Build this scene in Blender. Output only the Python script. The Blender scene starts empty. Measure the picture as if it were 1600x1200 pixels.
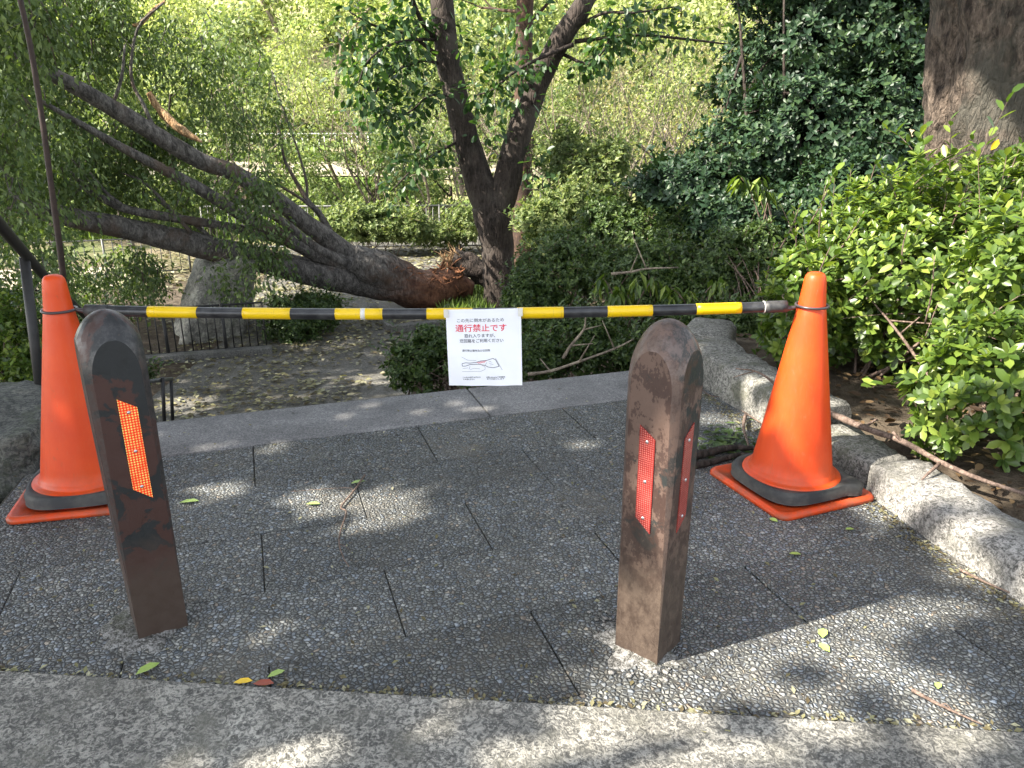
import bpy, bmesh, math, random
import numpy as np
from mathutils import Vector, Matrix, noise as mnoise

# ------------------------------------------------------------------ camera, sky, sun, exposure
scn = bpy.context.scene
COL = scn.collection
R = math.radians
PITCH, CAMH, FPX = R(19.0), 1.15, 1200.0

cam_d = bpy.data.cameras.new('camera')
cam_d.sensor_width = 36.0
cam_d.lens = 27.0
cam_d.clip_start = 0.05
cam_d.clip_end = 500.0
cam = bpy.data.objects.new('camera', cam_d)
COL.objects.link(cam)
cam.location = (0, 0, CAMH)
cam.rotation_euler = (R(90) - PITCH, 0, 0)
scn.camera = cam

SUN_EL = R(43.0)
SH = Vector((-0.928, -0.372)).normalized()
SUN = Vector((SH.x * math.cos(SUN_EL), SH.y * math.cos(SUN_EL), math.sin(SUN_EL)))   # towards the sun

world = bpy.data.worlds.new('World')
scn.world = world
world.use_nodes = True
wn = world.node_tree
sky = wn.nodes.new('ShaderNodeTexSky')
sky.sky_type = 'NISHITA'
sky.sun_disc = False
sky.sun_elevation = SUN_EL
sky.sun_rotation = math.atan2(SUN.x, SUN.y)
bg = wn.nodes['Background']
hs = wn.nodes.new('ShaderNodeHueSaturation'); hs.inputs['Saturation'].default_value = 0.38
wn.links.new(sky.outputs[0], hs.inputs['Color']); wn.links.new(hs.outputs[0], bg.inputs['Color'])
bg.inputs['Strength'].default_value = 0.15

sun_d = bpy.data.lights.new('sun', 'SUN')
sun_d.energy = 5.0
sun_d.angle = R(0.53)
sun_d.color = (1.0, 0.93, 0.82)
sun = bpy.data.objects.new('sun', sun_d)
COL.objects.link(sun)
sun.rotation_euler = (-SUN).to_track_quat('-Z', 'Y').to_euler()

scn.view_settings.view_transform = 'Standard'
scn.view_settings.look = 'None'
scn.view_settings.gamma = 1.0
scn.view_settings.exposure = 1.95
scn.cycles.max_bounces = 7
scn.cycles.diffuse_bounces = 4
scn.cycles.glossy_bounces = 3
scn.cycles.transmission_bounces = 5
scn.cycles.sample_clamp_indirect = 6.0

# ------------------------------------------------------------------ helpers
def ray(x, y):
    dx = (x - 800) / FPX
    dy = (600 - y) / FPX
    return Vector((dx, math.cos(PITCH) + dy * math.sin(PITCH), -math.sin(PITCH) + dy * math.cos(PITCH)))
def P(x, y, Y):
    r = ray(x, y)
    t = Y / r.y
    return Vector((r.x * t, Y, CAMH + r.z * t))
def G(x, y, z=0.0):
    r = ray(x, y)
    t = (z - CAMH) / r.z
    return Vector((r.x * t, r.y * t, z))
def mpp(p):
    """metres per photo pixel at point p"""
    return (p.y * math.cos(PITCH) + (CAMH - p.z) * math.sin(PITCH)) / FPX

def tag(o, label=None, cat=None, group=None, kind=None):
    if label: o['label'] = label
    if cat: o['category'] = cat
    if group: o['group'] = group
    if kind: o['kind'] = kind
    return o
def empty(name, loc=(0, 0, 0), rz=0.0):
    o = bpy.data.objects.new(name, None)
    o.empty_display_size = 0.1
    COL.objects.link(o)
    o.location = loc
    o.rotation_euler = (0, 0, rz)
    return o
def link(name, me, mat, parent=None, smooth=True):
    if mat is not None and len(me.materials) == 0:
        me.materials.append(mat)
    if smooth:
        me.polygons.foreach_set('use_smooth', [True] * len(me.polygons))
    o = bpy.data.objects.new(name, me)
    COL.objects.link(o)
    if parent is not None:
        o.parent = parent
    return o
def from_np(name, V, F, mat, parent=None, smooth=True):
    """V (n,3); F list of arrays of equal-length faces"""
    me = bpy.data.meshes.new(name)
    V = np.asarray(V, dtype=np.float32)
    if not isinstance(F, list): F = [F]
    F = [np.asarray(f, dtype=np.int32) for f in F if len(f)]
    nl = sum(f.size for f in F)
    npoly = sum(len(f) for f in F)
    me.vertices.add(len(V)); me.vertices.foreach_set('co', V.ravel())
    me.loops.add(nl); me.loops.foreach_set('vertex_index', np.concatenate([f.ravel() for f in F]))
    me.polygons.add(npoly)
    st, tot, k = [], [], 0
    for f in F:
        st.append(k + np.arange(len(f)) * f.shape[1]); tot.append(np.full(len(f), f.shape[1])); k += f.size
    me.polygons.foreach_set('loop_start', np.concatenate(st).astype(np.int32))
    me.polygons.foreach_set('loop_total', np.concatenate(tot).astype(np.int32))
    me.update(calc_edges=True)
    return link(name, me, mat, parent, smooth)
class Geo:
    """collects vertices and quads/tris"""
    def __init__(s): s.V = []; s.Q = []; s.T = []; s.n = 0
    def add(s, V, Q=(), T=()):
        V = np.asarray(V, dtype=float)
        s.V.append(V)
        if len(Q): s.Q.append(np.asarray(Q, dtype=int) + s.n)
        if len(T): s.T.append(np.asarray(T, dtype=int) + s.n)
        s.n += len(V)
    def build(s, name, mat, parent=None, smooth=True):
        F = []
        if s.Q: F.append(np.concatenate(s.Q))
        if s.T: F.append(np.concatenate(s.T))
        return from_np(name, np.concatenate(s.V), F, mat, parent, smooth)
def bm_obj(name, bm, mat, parent=None, smooth=False, angle=None):
    me = bpy.data.meshes.new(name)
    if angle is not None:
        for e in bm.edges:
            if len(e.link_faces) == 2 and e.calc_face_angle(0) > angle: e.smooth = False
        smooth = True
    bm.to_mesh(me); bm.free()
    return link(name, me, mat, parent, smooth)
def bm_box(bm, c, s, rz=0.0, bevel=0.0, rot=None):
    m = Matrix.Translation(c) @ (rot if rot is not None else Matrix.Rotation(rz, 4, 'Z')) @ Matrix.Diagonal((s[0], s[1], s[2], 1))
    r = bmesh.ops.create_cube(bm, size=1.0, matrix=m)
    if bevel > 0:
        es = list({e for v in r['verts'] for e in v.link_edges})
        bmesh.ops.bevel(bm, geom=es, offset=bevel, segments=2, affect='EDGES', profile=0.6)
def catmull(pts, rad, sub=6):
    pts = [Vector(p) for p in pts]
    if len(pts) < 3: sub = max(sub, 3)
    ext = [pts[0] * 2 - pts[1]] + pts + [pts[-1] * 2 - pts[-2]]
    out, rr = [], []
    for i in range(len(pts) - 1):
        a, b, c, d = ext[i:i + 4]
        for k in range(sub):
            t = k / sub
            out.append(0.5 * ((2 * b) + (c - a) * t + (2 * a - 5 * b + 4 * c - d) * t * t + (3 * b - a - 3 * c + d) * t ** 3))
            rr.append(rad[i] * (1 - t) + rad[i + 1] * t)
    out.append(pts[-1]); rr.append(rad[-1])
    return out, rr
def tube(g, pts, rad, seg=8, sub=6, lump=0.0, lump_scale=6.0, cap=True, ridges=0.0, nr=9):
    if sub > 1: pts, rad = catmull(pts, rad, sub)
    pts = [Vector(p) for p in pts]
    n = len(pts)
    t0 = (pts[1] - pts[0]).normalized()
    up = Vector((0, 0, 1)) if abs(t0.z) < 0.9 else Vector((1, 0, 0))
    u = t0.cross(up).normalized(); V = []
    for i in range(n):
        t = (pts[min(i + 1, n - 1)] - pts[max(i - 1, 0)]).normalized()
        u = (u - t * u.dot(t)).normalized(); v = t.cross(u)
        for k in range(seg):
            a = 2 * math.pi * k / seg
            d = u * math.cos(a) + v * math.sin(a)
            r = rad[i]
            if lump:
                r *= 1 + lump * mnoise.noise((pts[i] + d * rad[i]) * lump_scale)
            if ridges:
                r *= 1 + ridges * math.cos(nr * a + 2.5 * mnoise.noise(pts[i] * 1.3) + 1.0)
            V.append(pts[i] + d * r)
    Q = [(i * seg + k, i * seg + (k + 1) % seg, (i + 1) * seg + (k + 1) % seg, (i + 1) * seg + k) for i in range(n - 1) for k in range(seg)]
    T = []
    if cap:
        V.append(pts[0]); V.append(pts[-1])
        a, b = n * seg, n * seg + 1
        T = [(a, (k + 1) % seg, k) for k in range(seg)] + [(b, (n - 1) * seg + k, (n - 1) * seg + (k + 1) % seg) for k in range(seg)]
    g.add([tuple(p) for p in V], Q, T)
def lathe(g, prof, seg=48):
    V = [(r * math.cos(2 * math.pi * k / seg), r * math.sin(2 * math.pi * k / seg), z) for r, z in prof for k in range(seg)]
    Q = [(i * seg + k, i * seg + (k + 1) % seg, (i + 1) * seg + (k + 1) % seg, (i + 1) * seg + k) for i in range(len(prof) - 1) for k in range(seg)]
    g.add(V, Q)

# ------------------------------------------------------------------ materials
class NT:
    def __init__(s, name):
        s.m = bpy.data.materials.new(name); s.m.use_nodes = True
        s.t = s.m.node_tree; s.b = s.t.nodes['Principled BSDF']; s.out = s.t.nodes['Material Output']
    def n(s, typ, **kw):
        o = s.t.nodes.new(typ)
        for k, v in kw.items():
            if k in o.inputs: o.inputs[k].default_value = v
            else: setattr(o, k, v)
        return o
    def l(s, a, b): s.t.links.new(a, b)
    def coord(s, kind='Object'):
        return s.n('ShaderNodeTexCoord').outputs[kind]
    def map(s, vec, scale=(1, 1, 1), rot=(0, 0, 0)):
        m = s.n('ShaderNodeMapping'); m.inputs['Scale'].default_value = scale; m.inputs['Rotation'].default_value = rot
        s.l(vec, m.inputs['Vector']); return m.outputs[0]
    def noise(s, vec, scale, detail=6, rough=0.6, dist=0.0):
        o = s.n('ShaderNodeTexNoise'); o.inputs['Scale'].default_value = scale; o.inputs['Detail'].default_value = detail
        o.inputs['Roughness'].default_value = rough; o.inputs['Distortion'].default_value = dist
        s.l(vec, o.inputs['Vector']); return o.outputs['Fac']
    def voro(s, vec, scale, feature='F1', rnd=1.0):
        o = s.n('ShaderNodeTexVoronoi'); o.feature = feature; o.inputs['Scale'].default_value = scale
        o.inputs['Randomness'].default_value = rnd
        s.l(vec, o.inputs['Vector']); return o
    def ramp(s, fac, stops, interp='LINEAR'):
        r = s.n('ShaderNodeValToRGB'); cr = r.color_ramp; cr.interpolation = interp
        while len(cr.elements) < len(stops): cr.elements.new(0.5)
        for e, (p, c) in zip(cr.elements, stops):
            e.position = p; e.color = (c, c, c, 1) if isinstance(c, (int, float)) else (*c, 1)
        s.l(fac, r.inputs[0]); return r.outputs['Color']
    def mix(s, fac, a, b, mode='MIX'):
        m = s.n('ShaderNodeMix'); m.data_type = 'RGBA'; m.blend_type = mode
        for sock, v in ((m.inputs[0], fac), (m.inputs[6], a), (m.inputs[7], b)):
            if isinstance(v, (int, float)): sock.default_value = v
            elif isinstance(v, tuple): sock.default_value = (*v, 1) if len(v) == 3 else v
            else: s.l(v, sock)
        return m.outputs[2]
    def math(s, op, a, b=0.0, clamp=False):
        m = s.n('ShaderNodeMath'); m.operation = op; m.use_clamp = clamp
        for sock, v in ((m.inputs[0], a), (m.inputs[1], b)):
            if isinstance(v, (int, float)): sock.default_value = v
            else: s.l(v, sock)
        return m.outputs[0]
    def bump(s, h, strength=0.5, dist=0.01, prev=None):
        b = s.n('ShaderNodeBump'); b.inputs['Strength'].default_value = strength; b.inputs['Distance'].default_value = dist
        s.l(h, b.inputs['Height'])
        if prev is not None: s.l(prev, b.inputs['Normal'])
        s.l(b.outputs[0], s.b.inputs['Normal']); return b.outputs[0]
    def base(s, c, rough=0.6, spec=0.5, metal=0.0):
        if isinstance(c, tuple): s.b.inputs['Base Color'].default_value = (*c, 1)
        else: s.l(c, s.b.inputs['Base Color'])
        if isinstance(rough, (int, float)): s.b.inputs['Roughness'].default_value = rough
        else: s.l(rough, s.b.inputs['Roughness'])
        s.b.inputs['Specular IOR Level'].default_value = spec
        s.b.inputs['Metallic'].default_value = metal
        return s.m

def leaf_mat(name, cols, rough=0.45, spec=0.4, trans=0.35, tcol=None):
    t = NT(name)
    rnd = t.n('ShaderNodeNewGeometry').outputs['Random Per Island']
    c = t.ramp(rnd, [(i / (len(cols) - 1), k) for i, k in enumerate(cols)])
    big = t.noise(t.coord(), 1.1, 3, 0.6)
    c = t.mix(t.ramp(big, [(0.35, 0.0), (0.65, 0.55)]), c, cols[0])
    t.base(c, rough, spec)
    tr = t.n('ShaderNodeBsdfTranslucent')
    k = tcol or (1.5, 1.6, 0.5)
    m = t.mix(1.0, c, k, 'MULTIPLY'); t.l(m, tr.inputs['Color'])
    mx = t.n('ShaderNodeMixShader'); mx.inputs[0].default_value = trans
    t.l(t.b.outputs[0], mx.inputs[1]); t.l(tr.outputs[0], mx.inputs[2]); t.l(mx.outputs[0], t.out.inputs['Surface'])
    return t.m
def bark_mat(name, c1, c2, sx=14, sz=3, strength=0.8, patch=None, dist=0.02, rings=False, red=False, cells=True):
    t = NT(name); co = t.coord()
    v = t.map(co, (1, 1, 1) if rings else (1, 1, sz / sx))
    if rings: v = t.map(co, (sz / sx, sz / sx, 1))
    n1 = t.noise(v, sx, 8, 0.65, 0.6)
    n2 = t.noise(co, 2.2, 5, 0.6); n3 = t.noise(v, sx * 3.5, 5, 0.7)
    c = t.mix(t.ramp(n1, [(0.38, 0.0), (0.62, 1.0)]), c1, c2)
    c = t.mix(0.8, c, t.ramp(n3, [(0.35, 0.5), (0.65, 1.4)]), 'MULTIPLY')
    if patch: c = t.mix(t.ramp(n2, [(0.5, 0.0), (0.62, 0.8)]), c, patch)
    if red:   # stripped reddish bark near the torn root end (the object's origin)
        ln = t.n('ShaderNodeVectorMath'); ln.operation = 'LENGTH'; t.l(co, ln.inputs[0])
        q = t.math('ADD', t.math('MULTIPLY', ln.outputs['Value'], 0.5), t.math('MULTIPLY', t.noise(t.map(co, (1, 3, 3)), 5, 6, 0.7), 0.55))
        redc = t.ramp(n1, [(0.35, (0.06, 0.026, 0.016)), (0.65, (0.17, 0.08, 0.045))])
        c = t.mix(t.ramp(q, [(0.5, 1.0), (0.85, 0.0)]), c, redc)
    t.base(c, 0.85, 0.25)
    vo = t.voro(v, sx * 1.3, 'DISTANCE_TO_EDGE').outputs['Distance']
    n1 = t.math('ADD', n1, t.math('MULTIPLY', n3, 0.45))
    h = t.math('ADD', n1, t.math('MULTIPLY', t.ramp(vo, [(0.0, 0.0), (0.15, 0.5)]), 0.35 if name == 'rough_old_bark' else 1.0)) if cells else n1
    t.bump(h, strength, dist)
    return t.m

# exposed aggregate paving
def aggregate(name, scale, dark, mid, light, mortar, bump=0.8, cover=0.1, dirt=None):
    t = NT(name); co = t.coord()
    w = t.noise(co, 30, 2, 0.5)
    wv = t.n('ShaderNodeVectorMath'); wv.operation = 'ADD'
    ws = t.n('ShaderNodeVectorMath'); ws.operation = 'SCALE'; ws.inputs['Scale'].default_value = 0.006
    nn = t.n('ShaderNodeTexNoise'); nn.inputs['Scale'].default_value = 45; t.l(co, nn.inputs['Vector'])
    t.l(nn.outputs['Color'], ws.inputs[0]); t.l(co, wv.inputs[0]); t.l(ws.outputs[0], wv.inputs[1])
    vc = t.map(wv.outputs[0], (1, 1, 0.5))
    v1 = t.voro(vc, scale); ve = t.voro(vc, scale, 'DISTANCE_TO_EDGE')
    sep = t.n('ShaderNodeSeparateColor'); t.l(v1.outputs['Color'], sep.inputs[0])
    c = t.ramp(sep.outputs[0], [(0.0, dark), (0.45, mid), (0.8, mid), (0.9, light), (1.0, light)])
    hue = t.ramp(sep.outputs[1], [(0.0, (0.85, 0.95, 1.12)), (0.5, (1, 1, 1)), (0.93, (1.0, 1.0, 0.95)), (1.0, (1.25, 1.0, 0.8))])
    c = t.mix(1.0, c, hue, 'MULTIPLY')
    edge = t.ramp(ve.outputs['Distance'], [(0.0, 0.0), (cover, 0.05), (cover + 0.12, 1.0)])
    c = t.mix(edge, mortar, c)
    g = t.noise(co, 1.7, 5, 0.6)
    fine = t.noise(co, 300, 3, 0.7)
    c = t.mix(0.5, c, t.ramp(fine, [(0.3, 0.55), (0.7, 1.35)]), 'MULTIPLY')
    c = t.mix(1.0, c, t.ramp(g, [(0.3, 0.78), (0.7, 1.2)]), 'MULTIPLY')
    isl = t.n('ShaderNodeNewGeometry').outputs['Random Per Island']
    c = t.mix(1.0, c, t.ramp(isl, [(0.0, 0.8), (1.0, 1.14)]), 'MULTIPLY')
    if dirt:
        blot = t.noise(co, 0.9, 8, 0.75, 0.5)
        c = t.mix(t.ramp(blot, [(0.5, 0.0), (0.62, 0.45)]), c, (0.06, 0.056, 0.046))
        dm = t.noise(co, 2.6, 7, 0.7)
        c = t.mix(t.ramp(dm, [(0.53, 0.0), (0.68, 0.6)]), c, dirt)
    t.base(c, t.ramp(edge, [(0, 0.95), (1, 0.5)]), 0.35)
    dome = t.math('MULTIPLY', t.ramp(ve.outputs['Distance'], [(0.0, 0.0), (0.35, 1.0)], 'EASE'), 1.0)
    hh = t.math('ADD', dome, t.math('MULTIPLY', fine, 0.12))
    t.bump(hh, bump, 0.006)
    return t.m
def speckle(name, c1, c2, c3, scale=120, bump=0.4, moss=None, rough=0.85, dist=0.8):
    t = NT(name); co = t.coord()
    n = t.noise(co, scale, 4, 0.65, dist); g = t.noise(co, 3, 6, 0.65); f = t.noise(co, scale * 2.7, 3, 0.6, 0.5)
    c = t.ramp(n, [(0.36, c1), (0.48, c2), (0.58, c3)])
    c = t.mix(t.ramp(f, [(0.57, 0.0), (0.62, 0.8)]), c, c3)
    c = t.mix(t.ramp(f, [(0.37, 0.8), (0.42, 0.0)]), c, c1)
    c = t.mix(1.0, c, t.ramp(g, [(0.3, 0.62), (0.7, 1.25)]), 'MULTIPLY')
    st = t.noise(t.map(co, (1, 1.6, 1)), 1.3, 9, 0.8, 0.6)
    c = t.mix(t.ramp(st, [(0.5, 0.0), (0.6, 0.4)]), c, c1)
    if moss:
        mm = t.noise(co, 7, 7, 0.75)
        c = t.mix(t.ramp(mm, [(0.5, 0.0), (0.66, 0.75)]), c, moss)
    t.base(c, rough, 0.3)
    h = t.math('ADD', t.math('ADD', n, t.math('MULTIPLY', f, 0.5)), g)
    t.bump(h, bump, 0.008)
    return t.m
M = {}
M['slab'] = aggregate('exposed_aggregate', 93, (0.112, 0.116, 0.112), (0.212, 0.217, 0.207), (0.34, 0.343, 0.325), (0.042, 0.041, 0.037), 1.0, 0.03, (0.13, 0.118, 0.095))
M['step'] = speckle('worn_aggregate', (0.085, 0.083, 0.075), (0.175, 0.17, 0.153), (0.42, 0.4, 0.35), 70, 0.9, (0.15, 0.145, 0.12), 0.85, 1.2)
M['coping'] = speckle('washed_concrete', (0.1, 0.1, 0.1), (0.15, 0.148, 0.145), (0.28, 0.27, 0.26), 150, 0.3)
M['joint'] = speckle('joint_dirt', (0.02, 0.019, 0.015), (0.035, 0.032, 0.025), (0.07, 0.065, 0.05), 90, 0.5)
M['granite'] = speckle('rough_granite', (0.07, 0.068, 0.062), (0.22, 0.212, 0.195), (0.42, 0.4, 0.37), 80, 1.0, (0.14, 0.135, 0.11))
M['granite_moss'] = speckle('mossy_granite', (0.06, 0.06, 0.053), (0.17, 0.165, 0.145), (0.34, 0.325, 0.29), 75, 1.0, (0.1, 0.1, 0.065))
M['rock'] = speckle('mossy_rock', (0.035, 0.037, 0.034), (0.08, 0.082, 0.075), (0.15, 0.15, 0.13), 45, 1.0, (0.06, 0.07, 0.04))
M['boulder'] = speckle('pale_boulder', (0.13, 0.125, 0.11), (0.24, 0.23, 0.2), (0.4, 0.38, 0.32), 14, 1.0, (0.12, 0.13, 0.09))
M['bark_dark'] = bark_mat('dark_bark', (0.022, 0.017, 0.014), (0.06, 0.046, 0.038), 16, 5, 0.7, (0.075, 0.062, 0.052))
M['bark_fallen'] = bark_mat('fallen_bark', (0.05, 0.045, 0.041), (0.165, 0.15, 0.136), 18, 9, 0.8, (0.1, 0.07, 0.052), 0.01, red=True)
M['bark_red'] = bark_mat('stripped_wood', (0.03, 0.02, 0.015), (0.095, 0.055, 0.035), 18, 8, 0.8, (0.04, 0.028, 0.022), cells=False)
M['bark_big'] = bark_mat('rough_old_bark', (0.03, 0.022, 0.017), (0.2, 0.155, 0.12), 26, 9, 1.0, (0.085, 0.082, 0.066), 0.05, cells=True)
M['bark_light'] = bark_mat('light_bark', (0.13, 0.105, 0.08), (0.28, 0.23, 0.17), 12, 4, 0.5)
M['twig'] = bark_mat('twig_bark', (0.075, 0.05, 0.038), (0.2, 0.145, 0.115), 60, 12, 0.5, None, 0.004)
M['wood'] = bark_mat('torn_wood', (0.3, 0.17, 0.08), (0.6, 0.4, 0.22), 30, 5, 0.8)
M['leaf_hedge'] = leaf_mat('hedge_leaf', [(0.035, 0.066, 0.012), (0.07, 0.12, 0.02), (0.12, 0.185, 0.028), (0.26, 0.32, 0.06)], 0.38, 0.45, 0.3)
M['leaf_camellia'] = leaf_mat('glossy_leaf', [(0.014, 0.032, 0.016), (0.028, 0.06, 0.028), (0.06, 0.1, 0.035)], 0.44, 0.3, 0.12)
M['leaf_under'] = leaf_mat('undergrowth_leaf', [(0.025, 0.05, 0.014), (0.06, 0.1, 0.026), (0.12, 0.17, 0.045)], 0.45, 0.4, 0.25)
M['leaf_fallen'] = leaf_mat('wilting_leaf', [(0.05, 0.085, 0.03), (0.11, 0.16, 0.055), (0.21, 0.27, 0.11)], 0.5, 0.35, 0.3)
M['leaf_fork'] = leaf_mat('cherry_leaf', [(0.02, 0.05, 0.016), (0.045, 0.095, 0.03), (0.08, 0.15, 0.04)], 0.42, 0.4, 0.35)
M['leaf_sun'] = leaf_mat('sun_painted_leaf', [(0.12, 0.15, 0.05), (0.27, 0.31, 0.115), (0.44, 0.47, 0.2), (0.62, 0.62, 0.34)], 0.5, 0.3, 0.45, (1.3, 1.42, 0.7))  # very pale ramp: washed-out background sunlight painted into the leaf colour
M['leaf_mid'] = leaf_mat('woodland_leaf', [(0.055, 0.09, 0.03), (0.13, 0.18, 0.06), (0.25, 0.3, 0.11), (0.4, 0.44, 0.2)], 0.5, 0.3, 0.4, (1.3, 1.35, 0.75))
M['leaf_tan'] = leaf_mat('autumn_leaf', [(0.14, 0.15, 0.07), (0.28, 0.27, 0.13), (0.42, 0.38, 0.22)], 0.5, 0.3, 0.45, (1.4, 1.3, 0.7))
M['litter'] = leaf_mat('litter_leaf', [(0.06, 0.045, 0.025), (0.15, 0.13, 0.065), (0.24, 0.235, 0.12), (0.42, 0.4, 0.27)], 0.6, 0.3, 0.15)
M['litter_brown'] = leaf_mat('brown_litter_leaf', [(0.03, 0.018, 0.01), (0.07, 0.04, 0.02), (0.13, 0.075, 0.035), (0.3, 0.2, 0.1)], 0.65, 0.3, 0.1)
M['grass'] = leaf_mat('grass_blade', [(0.05, 0.09, 0.02), (0.11, 0.16, 0.045), (0.2, 0.26, 0.09)], 0.5, 0.3, 0.4)
t = NT('ground_soil'); co = t.coord()
n1 = t.noise(co, 0.35, 6, 0.65); n2 = t.noise(co, 9, 8, 0.7); n3 = t.noise(co, 60, 4, 0.7)
c = t.ramp(n2, [(0.3, (0.045, 0.032, 0.022)), (0.55, (0.1, 0.078, 0.055)), (0.75, (0.19, 0.155, 0.11))])
sepc = t.n('ShaderNodeSeparateXYZ'); t.l(co, sepc.inputs[0])
far = t.ramp(t.math('MULTIPLY', sepc.outputs[1], 1 / 60), [(0.2, 0.0), (0.32, 1.0)])
gr = t.mix(t.ramp(n1, [(0.42, 0.0), (0.55, 1.0)]), (0.33, 0.27, 0.17), (0.15, 0.22, 0.05))
c = t.mix(far, c, gr)
t.base(c, 0.95, 0.2); t.bump(t.math('ADD', n2, n3), 0.9, 0.03); M['soil'] = t.m
M['path'] = speckle('dark_speckled_path', (0.05, 0.048, 0.042), (0.1, 0.096, 0.085), (0.19, 0.18, 0.155), 55, 0.6, (0.095, 0.085, 0.06))  # dark grey speckle with brownish blotches
M['sand_path'] = speckle('tan_path', (0.2, 0.17, 0.12), (0.32, 0.28, 0.2), (0.42, 0.37, 0.28), 30, 0.4)  # tan speckle for the far and side paths

# plastics, metals
t = NT('cone_orange'); co = t.coord(); n = t.noise(co, 5, 5, 0.6); f = t.noise(t.map(co, (60, 60, 6)), 3, 4, 0.6)
c = t.ramp(n, [(0.3, (0.52, 0.042, 0.004)), (0.7, (0.63, 0.066, 0.005))])
c = t.mix(t.ramp(f, [(0.55, 0.0), (0.75, 0.22)]), c, (0.5, 0.12, 0.05))
sc_ = t.noise(t.map(co, (1, 1, 0.25)), 55, 8, 0.8, 1.0)
c = t.mix(t.ramp(sc_, [(0.6, 0.0), (0.68, 0.75)]), c, (0.27, 0.09, 0.04))
sz_ = t.n('ShaderNodeSeparateXYZ'); t.l(co, sz_.inputs[0])
gr_ = t.math('MULTIPLY', t.ramp(t.math('MULTIPLY', sz_.outputs[2], 4.0), [(0.02, 1.0), (0.5, 0.12), (1.0, 0.0)]), t.ramp(t.noise(co, 14, 7, 0.75), [(0.4, 0.0), (0.65, 0.75)]))
c = t.mix(gr_, c, (0.16, 0.07, 0.04))
t.base(c, t.ramp(sc_, [(0.4, 0.36), (0.7, 0.6)]), 0.35); t.bump(f, 0.05, 0.002); M['cone'] = t.m
t = NT('weight_rubber'); co = t.coord(); n = t.noise(co, 40, 6, 0.7); g = t.noise(co, 7, 5, 0.7)
t.base(t.mix(t.ramp(g, [(0.42, 0.0), (0.62, 0.7)]), (0.022, 0.022, 0.023), (0.085, 0.08, 0.068)), 0.62, 0.4); t.bump(n, 0.25, 0.003); M['rubber'] = t.m
t = NT('bar_black'); co = t.coord(); n = t.noise(co, 25, 6, 0.7)
t.base(t.ramp(n, [(0.4, (0.012, 0.012, 0.014)), (0.75, (0.05, 0.05, 0.05))]), 0.33, 0.5); M['bar_black'] = t.m
t = NT('cap_grey'); co = t.coord(); n = t.noise(co, 45, 6, 0.7)
t.base(t.ramp(n, [(0.35, (0.02, 0.02, 0.022)), (0.65, (0.06, 0.058, 0.055))]), 0.55, 0.4); M['cap'] = t.m
t = NT('bar_yellow'); co = t.coord(); n = t.noise(t.map(co, (20, 60, 60)), 2.5, 7, 0.75); s_ = t.noise(t.map(co, (130, 30, 30)), 1.4, 3, 0.5)
c = t.mix(t.ramp(n, [(0.60, 0.0), (0.72, 0.75)]), (0.72, 0.47, 0.0), (0.25, 0.16, 0.02))
c = t.mix(t.ramp(s_, [(0.64, 0.0), (0.7, 0.5)]), c, (0.45, 0.3, 0.02))
t.base(c, 0.35, 0.5); M['bar_yellow'] = t.m
t = NT('bollard_metal'); co = t.coord()
n = t.noise(co, 9, 9, 0.65, 0.4); n2 = t.noise(t.map(co, (1, 1, .6)), 42, 8, 0.75); n3 = t.noise(co, 120, 4, 0.7)
sep = t.n('ShaderNodeSeparateXYZ'); t.l(co, sep.inputs[0])
hz = t.math('MULTIPLY', sep.outputs[2], 1.3)
c = t.mix(t.ramp(n, [(0.43, 0.0), (0.47, 1.0)]), (0.022, 0.025, 0.024), (0.058, 0.034, 0.027))
worn = t.math('ADD', t.math('MULTIPLY', n2, 0.65), t.math('MULTIPLY', n, 0.45))
c = t.mix(t.ramp(t.math('ADD', worn, t.math('MULTIPLY', n3, 0.18)), [(0.655, 0.0), (0.675, 0.8)]), c, (0.13, 0.084, 0.064))
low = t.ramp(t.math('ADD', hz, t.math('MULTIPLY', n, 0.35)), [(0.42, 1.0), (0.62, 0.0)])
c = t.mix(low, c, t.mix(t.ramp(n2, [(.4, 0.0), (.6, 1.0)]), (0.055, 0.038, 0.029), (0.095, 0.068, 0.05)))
nm = t.n('ShaderNodeTexCoord').outputs['Normal']; ns = t.n('ShaderNodeSeparateXYZ'); t.l(nm, ns.inputs[0])
edge = t.math('MULTIPLY', t.math('ABSOLUTE', ns.outputs[0]), t.math('ABSOLUTE', ns.outputs[1]))
edge = t.ramp(edge, [(0.06, 0.0), (0.14, 1.0)])
topm = t.ramp(ns.outputs[2], [(0.12, 0.0), (0.4, 1.0)])
wearm = t.math('MULTIPLY', t.math('MAXIMUM', edge, topm), t.ramp(n2, [(0.42, 0.85), (0.55, 0.15)]))
c = t.mix(wearm, c, (0.13, 0.095, 0.08))
t.base(c, t.mix(wearm, t.ramp(n2, [(0.35, 0.4), (0.6, 0.62)]), (0.3, 0.3, 0.3)), 0.5, 0.3); t.bump(t.math('ADD', n2, t.math('MULTIPLY', n3, 0.3)), 0.35, 0.003); M['bollard'] = t.m
t = NT('bollard_metal_dark'); co = t.coord()
n = t.noise(co, 11, 9, 0.62, 0.5); n2 = t.noise(co, 34, 8, 0.75)
sep = t.n('ShaderNodeSeparateXYZ'); t.l(co, sep.inputs[0])
c = t.mix(t.ramp(t.math('SUBTRACT', n, t.math('MULTIPLY', sep.outputs[2], 0.09)), [(0.455, 0.0), (0.475, 1.0)]), (0.016, 0.018, 0.019), (0.05, 0.023, 0.018))
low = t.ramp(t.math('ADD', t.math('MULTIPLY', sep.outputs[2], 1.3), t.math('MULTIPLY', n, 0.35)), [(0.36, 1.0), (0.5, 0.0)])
c = t.mix(low, c, (0.06, 0.04, 0.03))
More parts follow.
